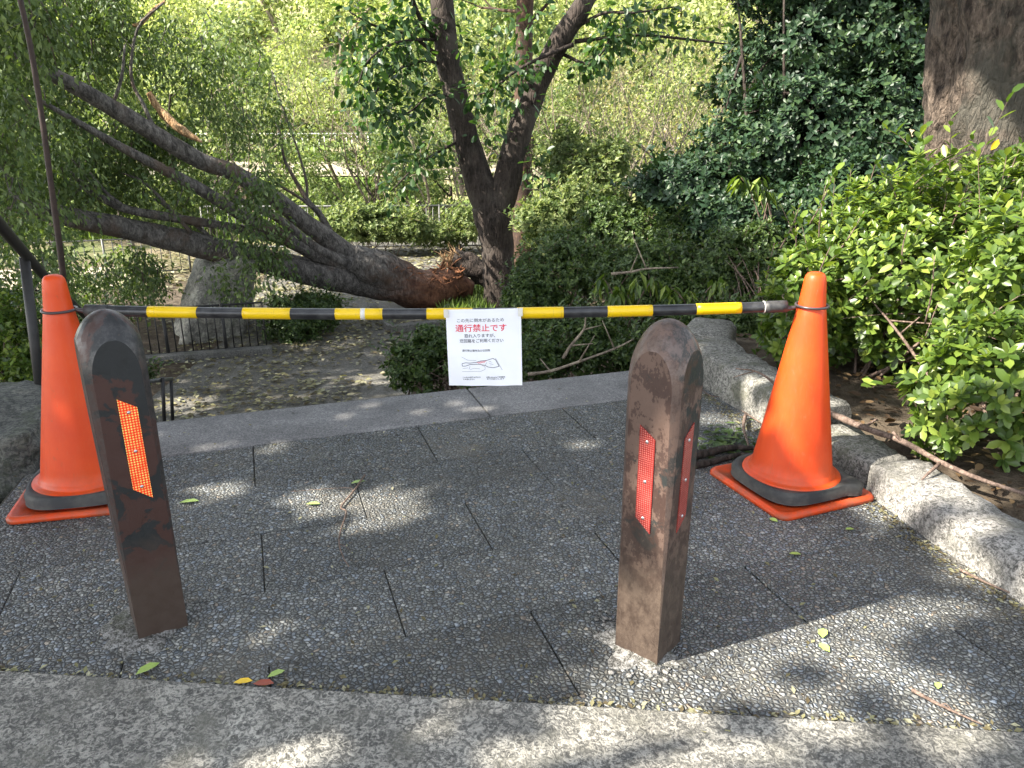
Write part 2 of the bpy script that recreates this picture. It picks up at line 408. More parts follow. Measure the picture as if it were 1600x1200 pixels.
c = t.mix(t.ramp(n2, [(0.66, 0.0), (0.72, 0.7)]), c, (0.13, 0.08, 0.055))
nm = t.n('ShaderNodeTexCoord').outputs['Normal']; ns = t.n('ShaderNodeSeparateXYZ'); t.l(nm, ns.inputs[0])
edge = t.math('MULTIPLY', t.math('ABSOLUTE', ns.outputs[0]), t.math('ABSOLUTE', ns.outputs[1]))
edge = t.ramp(edge, [(0.06, 0.0), (0.14, 1.0)])
topm = t.ramp(ns.outputs[2], [(0.12, 0.0), (0.4, 1.0)])
wearm = t.math('MULTIPLY', t.math('MAXIMUM', edge, topm), t.ramp(n2, [(0.42, 0.7), (0.55, 0.15)]))
c = t.mix(wearm, c, (0.06, 0.055, 0.052))
t.base(c, t.mix(wearm, t.ramp(n2, [(0.35, 0.38), (0.6, 0.6)]), (0.28, 0.28, 0.28)), 0.5, 0.25); t.bump(n2, 0.3, 0.003); M['bollard_dark'] = t.m
def reflector_mat(name, c_bg, c_dot, scale):
    t = NT(name); co = t.coord()
    w = t.n('ShaderNodeMapping'); w.inputs['Scale'].default_value = (scale, scale, scale); t.l(co, w.inputs[0])
    v = t.n('ShaderNodeTexVoronoi'); v.voronoi_dimensions = '2D'; v.inputs['Scale'].default_value = 1.0; v.inputs['Randomness'].default_value = 0.0
    sw = t.n('ShaderNodeSeparateXYZ'); t.l(w.outputs[0], sw.inputs[0]); cb = t.n('ShaderNodeCombineXYZ')
    t.l(sw.outputs[0], cb.inputs[0]); t.l(sw.outputs[2], cb.inputs[1]); t.l(cb.outputs[0], v.inputs['Vector'])
    d = t.ramp(v.outputs['Distance'], [(0.2, 1.0), (0.42, 0.0)])
    n = t.noise(co, 30, 4, 0.6)
    dd = t.math('MULTIPLY', d, t.ramp(n, [(0.35, 0.35), (0.6, 1.0)]))
    t.base(t.mix(dd, c_bg, c_dot), 0.25, 0.6); t.bump(d, 0.4, 0.002)
    return t.m
M['refl_painted_glow'] = reflector_mat('reflector_painted_glow', (0.9, 0.04, 0.006), (1.0, 0.72, 0.16), 170)  # retroreflected glow painted into the base and dot colours
M['refl_red'] = reflector_mat('reflector_red', (0.2, 0.022, 0.018), (0.42, 0.1, 0.075), 210)
def plain(name, c, rough=0.5, spec=0.5, metal=0.0, var=0.0):
    t = NT(name)
    if var:
        n = t.noise(t.coord(), 25, 6, 0.7)
        lo = tuple(k * (1 - var) for k in c); hi = tuple(min(1, k * (1 + var)) for k in c)
        t.base(t.ramp(n, [(0.3, lo), (0.7, hi)]), rough, spec, metal)
    else: t.base(c, rough, spec, metal)
    return t.m
M['bolt'] = plain('bolt_steel', (0.5, 0.5, 0.5), 0.3, 0.5, 0.9, 0.1)
M['ring'] = plain('ring_plastic', (0.045, 0.035, 0.036), 0.35, 0.5, 0.0, 0.2)
M['tape'] = plain('clear_tape', (0.62, 0.6, 0.54), 0.25, 0.6, 0.0, 0.1)
M['paper'] = plain('white_paper', (0.8, 0.81, 0.86), 0.3, 0.5, 0.0, 0.02)
M['ink'] = plain('grey_ink', (0.1, 0.105, 0.12), 0.6)
M['ink_red'] = plain('red_ink', (0.68, 0.06, 0.09), 0.6)
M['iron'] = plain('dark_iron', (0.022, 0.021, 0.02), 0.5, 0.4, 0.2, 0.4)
M['iron_lit'] = plain('sun_painted_iron', (0.085, 0.085, 0.08), 0.45, 0.4, 0.3, 0.3)  # paler copy of the dark iron, with sunlight painted into its colour
M['rust'] = plain('rusty_pole', (0.035, 0.02, 0.015), 0.6, 0.4, 0.1, 0.5)
M['leaf_green'] = plain('fallen_green_leaf', (0.3, 0.42, 0.1), 0.5, 0.4, 0, 0.15)
M['leaf_yellow'] = plain('fallen_yellow_leaf', (0.8, 0.52, 0.03), 0.5, 0.4, 0, 0.1)
M['fibre'] = bark_mat('torn_fibre', (0.06, 0.026, 0.014), (0.24, 0.1, 0.045), 30, 8, 0.8, None, cells=False)
M['leaf_red'] = plain('fallen_red_leaf', (0.28, 0.06, 0.03), 0.5, 0.4, 0, 0.15)
M['concrete'] = speckle('plain_concrete', (0.06, 0.06, 0.055), (0.11, 0.107, 0.098), (0.18, 0.172, 0.158), 60, 0.4, (0.1, 0.1, 0.07))
M['bleach'] = plain('white_rail_paint', (0.7, 0.7, 0.68), 0.5, 0.4, 0, 0.05)  # plain off-white of the far railing

# ------------------------------------------------------------------ foliage engine
def nrm(a): return a / np.maximum(np.linalg.norm(a, axis=-1, keepdims=True), 1e-9)
OVAL_V = np.array([(0, 0, 0), (.35, .19, .03), (.74, .19, 0.0), (1, 0, -.1), (.74, -.19, 0.0), (.35, -.19, .03), (.35, 0, -.03), (.7, 0, -.06)])
OVAL_Q = np.array([(1, 2, 7, 6), (6, 7, 4, 5)]); OVAL_T = np.array([(0, 1, 6), (2, 3, 7), (7, 3, 4), (0, 6, 5)])
DIA_V = np.array([(0, 0, 0), (.45, .26, .06), (1, 0, -.08), (.45, -.26, .06)])
DIA_T = np.array([(0, 1, 2), (0, 2, 3)])
LONG_V = np.array([(0, 0, 0), (.4, .11, .03), (1, 0, -.22), (.4, -.11, .03)])
def leaves(pos, axis, normal, size, shape='dia', width=1.0):
    """vectorised leaves -> (V, Q, T)"""
    TV, TQ, TT = {'oval': (OVAL_V, OVAL_Q, OVAL_T), 'dia': (DIA_V, None, DIA_T), 'long': (LONG_V, None, DIA_T)}[shape]
    x = nrm(axis); z = normal - x * np.sum(normal * x, 1, keepdims=True); z = nrm(z); y = np.cross(z, x)
    n = len(pos); size = np.broadcast_to(size, (n,))
    V = pos[:, None, :] + size[:, None, None] * (TV[None, :, 0:1] * x[:, None, :] + width * TV[None, :, 1:2] * y[:, None, :] + TV[None, :, 2:3] * z[:, None, :])
    off = (np.arange(n) * len(TV))[:, None, None]
    Q = (TQ[None] + off).reshape(-1, 4) if TQ is not None else ()
    T = (TT[None] + off).reshape(-1, 3)
    return V.reshape(-1, 3), Q, T
def rand_dirs(rng, n): return nrm(rng.normal(size=(n, 3)))
def leaf_cloud(g, rng, pts, size, per, spread, shape='dia', droop=0.3, out=None, width=1.0):
    """per leaves around each point"""
    p = np.repeat(np.asarray(pts, float), per, axis=0)
    n = len(p); d = rand_dirs(rng, n)
    p = p + d * spread * rng.uniform(0.15, 1, (n, 1)) ** 0.6
    ax = d * 0.8 + rand_dirs(rng, n) * 0.6; ax[:, 2] -= droop
    if out is not None: ax += np.repeat(out, per, axis=0) * 0.6
    nn = rand_dirs(rng, n) * 0.75; nn[:, 2] += 0.9
    s = size * rng.uniform(0.6, 1.2, n)
    g.add(*leaves(p, ax, nn, s, shape, width))
def rosettes(g, rng, pts, axes, size, k=7, shape='oval', width=1.0):
    pts = np.asarray(pts, float); axes = nrm(np.asarray(axes, float)); m = len(pts)
    ref = rand_dirs(rng, m); u = nrm(ref - axes * np.sum(ref * axes, 1, keepdims=True)); v = np.cross(axes, u)
    sz = size * rng.uniform(0.7, 1.15, m)
    for j in range(k):
        a = 2.4 * j + rng.uniform(-0.3, 0.3, m); el = (0.15 + 0.95 * (j / k)) + rng.uniform(-0.2, 0.2, m)
        rad = u * np.cos(a)[:, None] + v * np.sin(a)[:, None]
        ax = rad * np.cos(el)[:, None] + axes * np.sin(el)[:, None]
        nn = axes * np.cos(el)[:, None] - rad * np.sin(el)[:, None]
        s = sz * rng.uniform(0.75, 1.1, m) * (1.0 - 0.35 * j / k)
        p = pts + axes * (0.25 * size * j / k - 0.12 * size)
        g.add(*leaves(p, ax, nn, s, shape, width))
def shell_points(rng, ells, n, depth=0.25, lump=0.12, lower=-0.7):
    """points near the surface of a union of ellipsoids: (centre, radii)"""
    P_, N_ = [], []
    w = np.array([(r[0] * r[1] + r[1] * r[2] + r[0] * r[2]) for c, r in ells]); w = w / w.sum()
    for (c, r), k in zip(ells, (w * n * 1.5).astype(int) + 1):
        d = rand_dirs(rng, k); d = d[d[:, 2] > lower]; k = len(d)
        f = 1 - depth * rng.uniform(0, 1, k) ** 1.6
        f += lump * np.sin(d[:, 0] * 7 + c[0] * 5) * np.sin(d[:, 1] * 6 + c[1] * 3) + lump * 0.6 * np.sin(d[:, 2] * 9 + c[2]) 
        p = np.array(c) + d * np.array(r) * f[:, None]
        P_.append(p); N_.append(nrm(d / np.array(r)))
    p = np.concatenate(P_); nn = np.concatenate(N_)
    keep = np.ones(len(p), bool)
    for c, r in ells:
        q = np.linalg.norm((p - np.array(c)) / np.array(r), axis=1)
        keep &= q > 1 - depth - 0.22
    return p[keep], nn[keep]
def shrub(name, label, cat, ells, base, mat, n, size, shape='oval', k=6, group=None, depth=0.3, lump=0.12, seed=1, stems=14, stem_mat='twig', up=0.5, width=1.0, stem_r=0.012, lower=-0.7, sprigs=0):
    rng = np.random.default_rng(seed)
    root = empty(name, base); tag(root, label, cat, group)
    B = np.array(base, float)
    ells = [(np.array(c) - B, r) for c, r in ells]
    p, nn = shell_points(rng, ells, n, depth, lump, lower)
    ax = nn * 0.9 + rand_dirs(rng, len(p)) * 0.45; ax[:, 2] += up
    g = Geo(); rosettes(g, rng, p, ax, size, k, shape, width); rnd = random.Random(seed)
    spl = []
    if sprigs:
        for i in range(sprigs):
            j = rnd.randrange(len(p))
            if nn[j][2] < -0.1: continue
            d_ = nrm(nn[j] * .7 + rng.normal(size=3) * .35 + np.array([0, 0, .45])); L_ = rnd.uniform(2.2, 5.5) * size; m_ = 9
            ts = np.linspace(0.05, 1, m_)[:, None]; pp = p[j] + d_ * L_ * ts + np.array([0, 0, -.25]) * L_ * ts ** 2 * rnd.uniform(0, 1.5)
            spl.append(pp[[0, 4, 8]]); a_ = np.arange(m_) * 2.4; rd_ = nrm(np.stack([np.cos(a_), np.sin(a_), np.full(m_, .2)], 1) + d_ * .8)
            g.add(*leaves(pp, rd_, rng.normal(size=(m_, 3)) * .3 + np.array([0, 0, 1.]), size * rnd.uniform(.7, 1.15), shape, width))
    g.build('foliage', M[mat], root)
    g = Geo()
    for q in spl: tube(g, [Vector(v) for v in q], [size * .035, size * .025, size * .012], 4, 2, cap=False)
    for i in range(stems):
        c, r = ells[rnd.randrange(len(ells))]
        tip = Vector(p[rnd.randrange(len(p))]); s = Vector((c[0] * 0.75 + rnd.uniform(-.25, .25) * r[0], c[1] * 0.75 + rnd.uniform(-.25, .25) * r[1], 0.0 - 0.03))
        mid = s.lerp(tip, 0.5) + Vector((rnd.uniform(-.08, .08), rnd.uniform(-.08, .08), 0.08))
        tube(g, [s, mid, tip], [stem_r, stem_r * .7, stem_r * .25], 5, 4)
        for q in range(3):
            a = mid.lerp(tip, rnd.uniform(0, .7)); b = Vector(p[rnd.randrange(len(p))]); b = a.lerp(b, min(1, 0.5 / max(0.01, (b - a).length)))
            tube(g, [a, a.lerp(b, .5) + Vector((0, 0, .03)), b], [stem_r * .5, stem_r * .35, stem_r * .15], 4, 3)
    g.build('stems', M[stem_mat], root)
    return root
def grow(rnd, g, tips, p, d, L, r, depth, spread=0.6, up=0.15, seg=6, kids=(2, 3), bend=0.18):
    pts, rad = [p.copy()], [r]
    q, dd = p.copy(), d.normalized(); n = 4
    for i in range(n):
        dd = (dd + Vector((rnd.uniform(-1, 1), rnd.uniform(-1, 1), rnd.uniform(-1, 1))) * bend + Vector((0, 0, up)) * 0.25).normalized()
        q = q + dd * L / n; pts.append(q.copy()); rad.append(r * (1 - 0.4 * (i + 1) / n))
        if depth <= 1: tips.append(q.copy())
    tube(g, pts, rad, seg, 2, cap=False)
    if depth <= 0: return
    for k in range(rnd.randint(*kids)):
        t = rnd.randint(2, n) if k else n
        a = Vector((rnd.uniform(-1, 1), rnd.uniform(-1, 1), rnd.uniform(-1, 1))); a = (a - dd * a.dot(dd)).normalized()
        nd = (dd + a * spread * rnd.uniform(0.7, 1.5)).normalized()
        grow(rnd, g, tips, pts[t], nd, L * rnd.uniform(0.6, 0.82), rad[t] * 0.66, depth - 1, spread, up, max(4, seg - 1), kids, bend)

# ------------------------------------------------------------------ ground
ang = R(18.7); CU = Vector((math.cos(ang), math.sin(ang), 0)); CV = Vector((-math.sin(ang), math.cos(ang), 0))
def uv(u, v, z=0.0): return CU * u + CV * v + Vector((0, 0, z))
def sstep(a, b, x): 
    t = min(1, max(0, (x - a) / (b - a))); return t * t * (3 - 2 * t)
KERB = [(1.42, 0.2), (1.34, 1.0), (1.28, 1.63), (1.2, 1.95), (1.15, 2.28), (0.99, 2.73), (0.84, 3.36), (0.8, 3.9)]
def kerb_x(y):
    for (a, b), (c, d) in zip(KERB, KERB[1:]):
        if b <= y <= d: return a + (c - a) * (y - b) / (d - b)
    return KERB[0][0] if y < KERB[0][1] else KERB[-1][0]
def terrain(x, y):
    v = x * CV.x + y * CV.y
    low = -1.3
    # sunken path beyond the platform
    a = sstep(3.1, 5.8, v)
    z = -0.12 * (1 - a) + low * a
    z -= 0.05
    # bank on the right
    rb = sstep(kerb_x(y) + 0.05, kerb_x(y) + 0.35, x)
    zr = 0.08 * (1 - sstep(3.3, 8.5, y)) + (low + 0.1) * sstep(3.3, 8.5, y) + 0.25 * sstep(2.0, 4.5, x) * (1 - sstep(5, 9, y))
    z = z * (1 - rb) + zr * rb
    if y > 16:
        z = z + 1.0 * sstep(17, 30, y) + 14.0 * sstep(34, 85, y)
    z += 1.6 * sstep(5, 14, x) * sstep(9, 20, y)
    z += 0.03 * mnoise.noise(Vector((x, y, 0)) * 0.9) + 0.015 * mnoise.noise(Vector((x, y, 3)) * 4)
    return z
def axis(lo, hi, near0, near1, fine, coarse):
    out = []; x = lo
    while x < hi:
        out.append(x)
        x += fine if near0 <= x < near1 else min(coarse, max(fine, 0.16 * (min(abs(x - near0), abs(x - near1)) + fine)))
    return out + [hi]
xs = axis(-70, 70, -4, 4.5, 0.09, 2.5); ys = axis(-12, 110, -0.5, 9, 0.09, 2.5)
V = [(x, y, terrain(x, y)) for y in ys for x in xs]
nx = len(xs)
Q = [(j * nx + i, j * nx + i + 1, (j + 1) * nx + i + 1, (j + 1) * nx + i) for j in range(len(ys) - 1) for i in range(nx - 1)]
tag(from_np('ground', V, [Q], M['soil']), None, None, None, 'structure')

def sheet(name, poly_fn, nu, nv, mat, dz=0.004):
    V = []
    for j in range(nv + 1):
        for i in range(nu + 1):
            x, y = poly_fn(i / nu, j / nv); V.append((x, y, terrain(x, y) + dz))
    Q = [(j * (nu + 1) + i, j * (nu + 1) + i + 1, (j + 1) * (nu + 1) + i + 1, (j + 1) * (nu + 1) + i) for j in range(nv) for i in range(nu)]
    return tag(from_np(name, V, [Q], mat), None, None, None, 'structure')
def lowpath(s, t):
    y = 5.6 + t * 12.4
    xl = -3.4 - 0.35 * max(0, t * 12.4 - 3) * 0.5; xr = -0.9 - 0.05 * t * 12 if y < 11 else -1.45 + (y - 11) * 0.22
    return xl + (xr - xl) * s, y
sheet('path', lowpath, 24, 60, M['path'], 0.02)
sheet('far_path', lambda s, t: (-14 + s * 22, 24.5 + t * 4.5 + 1.2 * math.sin(s * 5)), 50, 14, M['sand_path'], 0.05)
sheet('side_path', lambda s, t: (-12.5 + s * 6.3, 10.6 + t * 1.9 + s * 1.3), 30, 14, M['sand_path'], 0.03)

# paving slabs in running bond, 0.62 x 0.31 m
rnd = random.Random(5)
bm = bmesh.new()
rows = [(-0.35, -0.05), (-0.05, 0.26), (0.26, 0.57), (0.57, 0.89), (0.89, 1.205), (1.205, 1.515), (1.515, 1.815), (1.815, 2.12), (2.12, 2.45), (2.45, 2.8)]
def front_y(x): return 1.30 - 0.084 * (x + 0.05)          # border line of the front step
def clip_bm(bm, co, no):
    geom = bm.verts[:] + bm.edges[:] + bm.faces[:]
    r = bmesh.ops.bisect_plane(bm, geom=geom, plane_co=co, plane_no=no, clear_outer=True)
for ri, (v0, v1) in enumerate(rows):
    off = 0.25 if (len(rows) - ri) % 2 == 0 else -0.06
    if ri == 9: off = -0.07
    k = -6
    for k in range(-5, 6):
        u0 = off + k * 0.62; u1 = u0 + 0.62
        g_ = rnd.choice((0.0013, 0.0018, 0.0024))
        dz = rnd.uniform(-0.0022, 0.0022)
        c = uv((u0 + u1) / 2, (v0 + v1) / 2, -0.03 + dz)
        if c.x < -2.35 or c.x > 1.9: continue
        b2 = bmesh.new()
        tilt = Matrix.Rotation(ang, 4, 'Z') @ Matrix.Rotation(rnd.uniform(-.004, .004), 4, 'X') @ Matrix.Rotation(rnd.uniform(-.003, .003), 4, 'Y')
        bm_box(b2, c, (0.62 - 2 * g_, v1 - v0 - 0.0012, 0.06), rot=tilt)
        bmesh.ops.bevel(b2, geom=b2.edges[:], offset=0.002, segments=1, affect='EDGES')
        clip_bm(b2, Vector((0, front_y(0) + 0.004, 0)), Vector((-0.084, -1, 0)).normalized())
        me = bpy.data.meshes.new('tmp'); b2.to_mesh(me); b2.free(); bm.from_mesh(me); bpy.data.meshes.remove(me)
clip_bm(bm, Vector((-1.62, 2.2, 0)), Vector((-1, -0.25, 0)).normalized())
tag(bm_obj('pavement', bm, M['slab'], angle=R(30)), None, None, None, 'structure')
bm = bmesh.new()
bm_box(bm, uv(0.2, 1.35, -0.034), (4.2, 2.9, 0.056), ang)
clip_bm(bm, Vector((-1.63, 2.2, 0)), Vector((-1, -0.25, 0)).normalized())
tag(bm_obj('pavement_bed', bm, M['joint']), None, None, None, 'structure')
# smooth coping along the far edge
bm = bmesh.new()
for u0, u1 in ((-0.62, 0.855), (0.86, 1.86)):
    bm_box(bm, uv((u0 + u1) / 2, 2.985, -0.075), (u1 - u0, 0.366, 0.156), ang, 0.008)
tag(bm_obj('coping', bm, M['coping'], angle=R(40)), None, None, None, 'structure')
# riser steps going down beyond the coping
bm = bmesh.new()
for i in range(8):
    bm_box(bm, uv(-0.15, 3.36 + i * 0.34, -0.23 - i * 0.15), (1.35, 0.36, 0.2), ang, 0.006)
tag(bm_obj('steps', bm, M['concrete'], angle=R(40)), None, None, None, 'structure')
# front step
bm = bmesh.new()
fa = math.atan(-0.084)
d = Vector((math.cos(fa), math.sin(fa), 0)); nrm2 = Vector((-d.y, d.x, 0))
c = Vector((0.0, front_y(0), 0)) - nrm2 * 0.75
bm_box(bm, c + Vector((0, 0, -0.043)), (5.2, 1.5, 0.1), fa, 0.006)
tag(bm_obj('front_step', bm, M['step'], angle=R(40)), None, None, None, 'structure')

# ------------------------------------------------------------------ kerb stones
def kerb_stone(path, width, height, mat, seed, label, group, depth=0.2, corner=0.03):
    """a rough stone: prism along path (inner edge, on the paving) with given width to the right"""
    pts, _ = catmull([Vector((x, y, 0)) for x, y in path], [0] * len(path), 12)
    g = Geo(); V = []; n = len(pts)
    prof = [(0.0, -depth), (0.0, height * 0.3), (0.004, height - corner), (corner * 0.4, height - corner * 0.25), (corner * 1.3, height), (width * 0.35, height + .004), (width * 0.65, height + .004), (width - corner, height), (width, height - corner), (width, -depth)]
    base = pts[0].copy()
    for i, p in enumerate(pts):
        t = (pts[min(i + 1, n - 1)] - pts[max(0, i - 1)]).normalized(); s = Vector((t.y, -t.x, 0))
        e = min(i, n - 1 - i); sh = 0.014 if e == 0 else (0.004 if e == 1 else 0.0)
        for a, z in prof:
            q = p + s * (a if z < -0.1 else min(width - sh, max(sh, a))) + Vector((0, 0, z - (sh if z > 0 else 0)))
            nz = 0.008 * mnoise.noise(q * 9 + Vector((seed, 0, 0))) + 0.007 * mnoise.noise(q * 34)
            q = q + s * nz * (1 if z > -0.1 else 0) + Vector((0, 0, nz * 1.2 if z > 0 else 0))
            V.append(q - base)
    m = len(prof)
    Q = [(i * m + k, (i + 1) * m + k, (i + 1) * m + k + 1, i * m + k + 1) for i in range(n - 1) for k in range(m - 1)]
    g.add([tuple(v) for v in V], Q)
    # end caps as fans
    for i0, flip in ((0, False), ((n - 1) * m, True)):
        cc = np.mean([tuple(V[i0 + k]) for k in range(m)], axis=0)
        T = [(m, k, k + 1) if flip else (m, k + 1, k) for k in range(m - 1)] + ([(m, m - 1, 0)] if flip else [(m, 0, m - 1)])
        g.add([tuple(V[i0 + k]) for k in range(m)] + [tuple(cc)], [], T)
    o = g.build('kerb_stone', M[mat], None, False)
    o.data.polygons.foreach_set('use_smooth', [True] * len(o.data.polygons))
    o.location = base
    return tag(o, label, 'kerb stone', group)
KG = 'granite kerb stones edging the paving'
kerb_stone([(1.43, 0.4), (1.36, 1.0), (1.29, 1.56), (1.21, 1.93), (1.150, 2.27)], 0.21, 0.105, 'granite', 1, 'long pale granite kerb stone, sunlit, running from the cone base to the lower right corner', KG)
kerb_stone([(1.165, 2.30), (1.115, 2.47), (1.075, 2.60)], 0.2, 0.085, 'granite_moss', 4, 'short dark granite kerb stone directly behind the cone standing by the hedge', KG)
kerb_stone([(1.06, 2.63), (0.985, 2.88), (0.90, 3.15), (0.855, 3.42), (0.86, 3.75), (0.98, 4.05)], 0.24, 0.15, 'granite_moss', 9, 'curved mossy kerb stone at the far end of the paving beside the shrubs', KG)
g = Geo(); rng = np.random.default_rng(3)
def rock(name, label, cat, c, r, mat, seed, rz=0.0, shear=(0, 0), rough=0.18, flat=1.0):
    bm = bmesh.new(); bmesh.ops.create_icosphere(bm, subdivisions=5, radius=1.0)
    for v in bm.verts:
        p = v.co.copy()
        m = max(abs(p.x), abs(p.y), abs(p.z)); q = p.lerp(p / m, 0.55 * flat)
        k = 1 + rough * mnoise.noise(p * 1.6 + Vector((seed, 0, 0))) + rough * .5 * mnoise.noise(p * 4 + Vector((0, seed, 0))) + rough * .22 * mnoise.noise(p * 11)
        q = Vector((q.x * r[0], q.y * r[1], q.z * r[2])) * k
        q.x += shear[0] * (q.z + r[2]); q.y += shear[1] * (q.z + r[2])
        v.co = q + Vector((0, 0, r[2] * 0.8))
    o = bm_obj(name, bm, M[mat], None, True)
    o.location = c; o.rotation_euler = (0, 0, rz)
    return tag(o, label, cat)
rock('edge_rock', 'rough mossy grey rock beside the paving at the foot of the handrail', 'rock', (-2.06, 2.68, -0.14), (0.34, 0.36, 0.15), 'rock', 3, 0.3)
rock('edge_rock', 'low weathered rock behind the left traffic cone weight', 'rock', (-1.83, 3.02, -0.16), (0.25, 0.26, 0.14), 'rock', 8, 0.9)
b = P(330, 545, 9.0)
rock('pale_boulder', 'big pale slanted boulder with a sunlit left face behind the low black railing', 'boulder', (b.x - 0.2, 9.3, -1.5), (0.42, 0.6, 0.62), 'boulder', 12, 0.4, (0.35, 0.1), 0.14)

# ------------------------------------------------------------------ bollards
def bollard_mesh(name, mat, parent):
    H = 0.775; NS = 6
    zs = [-0.05, 0.0, 0.02] + [0.02 + (0.56 - 0.02) * i / 26 for i in range(1, 27)]
    prof = []
    def a_of(z): return 0.0535 + 0.0125 * min(z, 0.58)
    def R_of(z): return 0.0765
    for z in zs: prof.append((z, a_of(z), R_of(z)))
    z1 = 0.64
    for i in range(1, 9): z = 0.56 + (z1 - 0.56) * i / 8; prof.append((z, a_of(z), R_of(z)))
    for i in range(1, 33):
        t = i / 32 * math.pi / 2
        Rr = 0.0765 * math.cos(t); z = z1 + (H - z1) * math.sin(t); prof.append((z, 0.0608, max(Rr, 0.0004)))
    V = []; per = 4 * (2 * NS)
    for z, a, Rr in prof:
        th = math.acos(min(1, a / Rr)) if Rr > a else 0.0
        for q in range(4):
            base = q * math.pi / 2
            for k in range(NS):            # flat from -th to th
                s = -th + 2 * th * k / NS
                r = a / math.cos(s) if Rr > a else Rr
                V.append((r * math.cos(base + s), r * math.sin(base + s), z))
            for k in range(NS):            # arc from th to pi/2-th
                s = th + (math.pi / 2 - 2 * th) * k / NS
                V.append((Rr * math.cos(base + s), Rr * math.sin(base + s), z))
    Q = [(i * per + k, i * per + (k + 1) % per, (i + 1) * per + (k + 1) % per, (i + 1) * per + k) for i in range(len(prof) - 1) for k in range(per)]
    o = from_np(name, V, [Q], mat, parent)
    me = o.data
    bm = bmesh.new(); bm.from_mesh(me); bmesh.ops.remove_doubles(bm, verts=bm.verts, dist=0.00005)
    for e in bm.edges:
        if len(e.link_faces) == 2 and e.calc_face_angle(0) > R(10): e.smooth = False
    bm.to_mesh(me); bm.free()
    return o
def bollard(loc, rz, lean, mat, refl, label, faces, dz=0.0, sxy=1.0, shift=0.0):
    root = empty('bollard', loc); tag(root, label, 'bollard', 'steel bollards in the paving')
    root.rotation_euler = (lean[0], lean[1], rz)
    bollard_mesh('post', M[mat], root)
    for k in faces:
        rot = Matrix.Rotation(k * math.pi / 2, 4, 'Z')
        bm = bmesh.new()
        w, z0, z1, th = 0.018, 0.322 + dz, 0.563 + dz, 0.0022
        o2 = [(-w, z0 + 0.03), (w, z0), (w, z1 - 0.025), (-w, z1)] if k in (0, 3) else [(-w, z0), (w, z0 + 0.03), (w, z1), (-w, z1 - 0.025)]
        vs = [bm.verts.new((x, 0, z)) for x, z in o2]; f = bm.faces.new(vs)
        r = bmesh.ops.extrude_face_region(bm, geom=[f])
        for v in r['geom']:
            if isinstance(v, bmesh.types.BMVert): v.co.y -= th
        bmesh.ops.recalc_face_normals(bm, faces=bm.faces)
        o = bm_obj('reflector', bm, M[refl], root)
        o.location = rot @ Vector((shift, -0.0537, 0)); o.rotation_euler = (0.0125, 0, k * math.pi / 2)
        for zb in (0.355 + dz, 0.44 + dz, 0.53 + dz):
            bb = bmesh.new(); bmesh.ops.create_uvsphere(bb, u_segments=12, v_segments=6, radius=0.0038, matrix=Matrix.Translation((0, -th, zb)) @ Matrix.Diagonal((1, 0.6, 1, 1)))
            bm_obj('bolt', bb, M['bolt'], o, True)
    root.scale = (sxy, sxy, 1.0)
    return root
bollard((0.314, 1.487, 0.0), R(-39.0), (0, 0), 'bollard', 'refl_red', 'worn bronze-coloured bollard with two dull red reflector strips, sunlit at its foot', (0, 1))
bollard((-0.853, 1.571, 0.0), R(34.0), (R(0), R(-0.3)), 'bollard_dark', 'refl_painted_glow', 'dark rust-blotched bollard with one orange reflector strip, its glow painted into the colour, in front of a cone', (0,), 0.032, 1.0, 0.008)

# ------------------------------------------------------------------ traffic cones, weights, bar
def rsquare(s, r, n=8):
    out = []
    for cx, cy, a0 in ((s - r, s - r, 0), (-s + r, s - r, 90), (-s + r, -s + r, 180), (s - r, -s + r, 270)):
        for k in range(n + 1):
            a = R(a0 + 90 * k / n); out.append((cx + r * math.cos(a), cy + r * math.sin(a)))
    return out
def cone(loc, rz, label, lean=0.0):
    root = empty('traffic_cone', loc, rz); root.rotation_euler = (0, lean, rz); tag(root, label, 'traffic cone', 'orange traffic cones holding the bar')
    g = Geo()
    for i, (s, r, z) in enumerate([(0.182, .03, 0.0), (0.192, .035, 0.002), (0.192, .035, 0.012), (0.185, .03, 0.02), (0.176, .03, 0.021), (0.168, .03, 0.013), (0.05, .02, 0.013)]):
        ring = rsquare(s, r); n = len(ring)
        g.V.append(np.array([(x, y, z) for x, y in ring])); 
        if i: g.Q.append(np.array([(g.n - n + k, g.n - n + (k + 1) % n, g.n + (k + 1) % n, g.n + k) for k in range(n)]))
        g.n += n
    g.build('base_plate', M['cone'], root)
    g = Geo()
    prof = [(0.147, 0.0135), (0.152, 0.03), (0.155, 0.054), (0.153, 0.060), (0.146, 0.063), (0.137, 0.064), (0.134, 0.067), (0.133, 0.073), (0.129, 0.077), (0.1255, 0.084)]
    r0, z0 = 0.1255, 0.084
    for i in range(1, 20): z = z0 + (0.61 - z0) * i / 19; prof.append((r0 + (0.0415 - r0) * i / 19, z))
    prof += [(0.0407, 0.6115), (0.0400, 0.616), (0.036, 0.655), (0.0325, 0.69), (0.0295, 0.703), (0.024, 0.711), (0.014, 0.715), (0.0002, 0.716)]
    lathe(g, prof, 72)
    o = g.build('body', M['cone'], root)
    return root
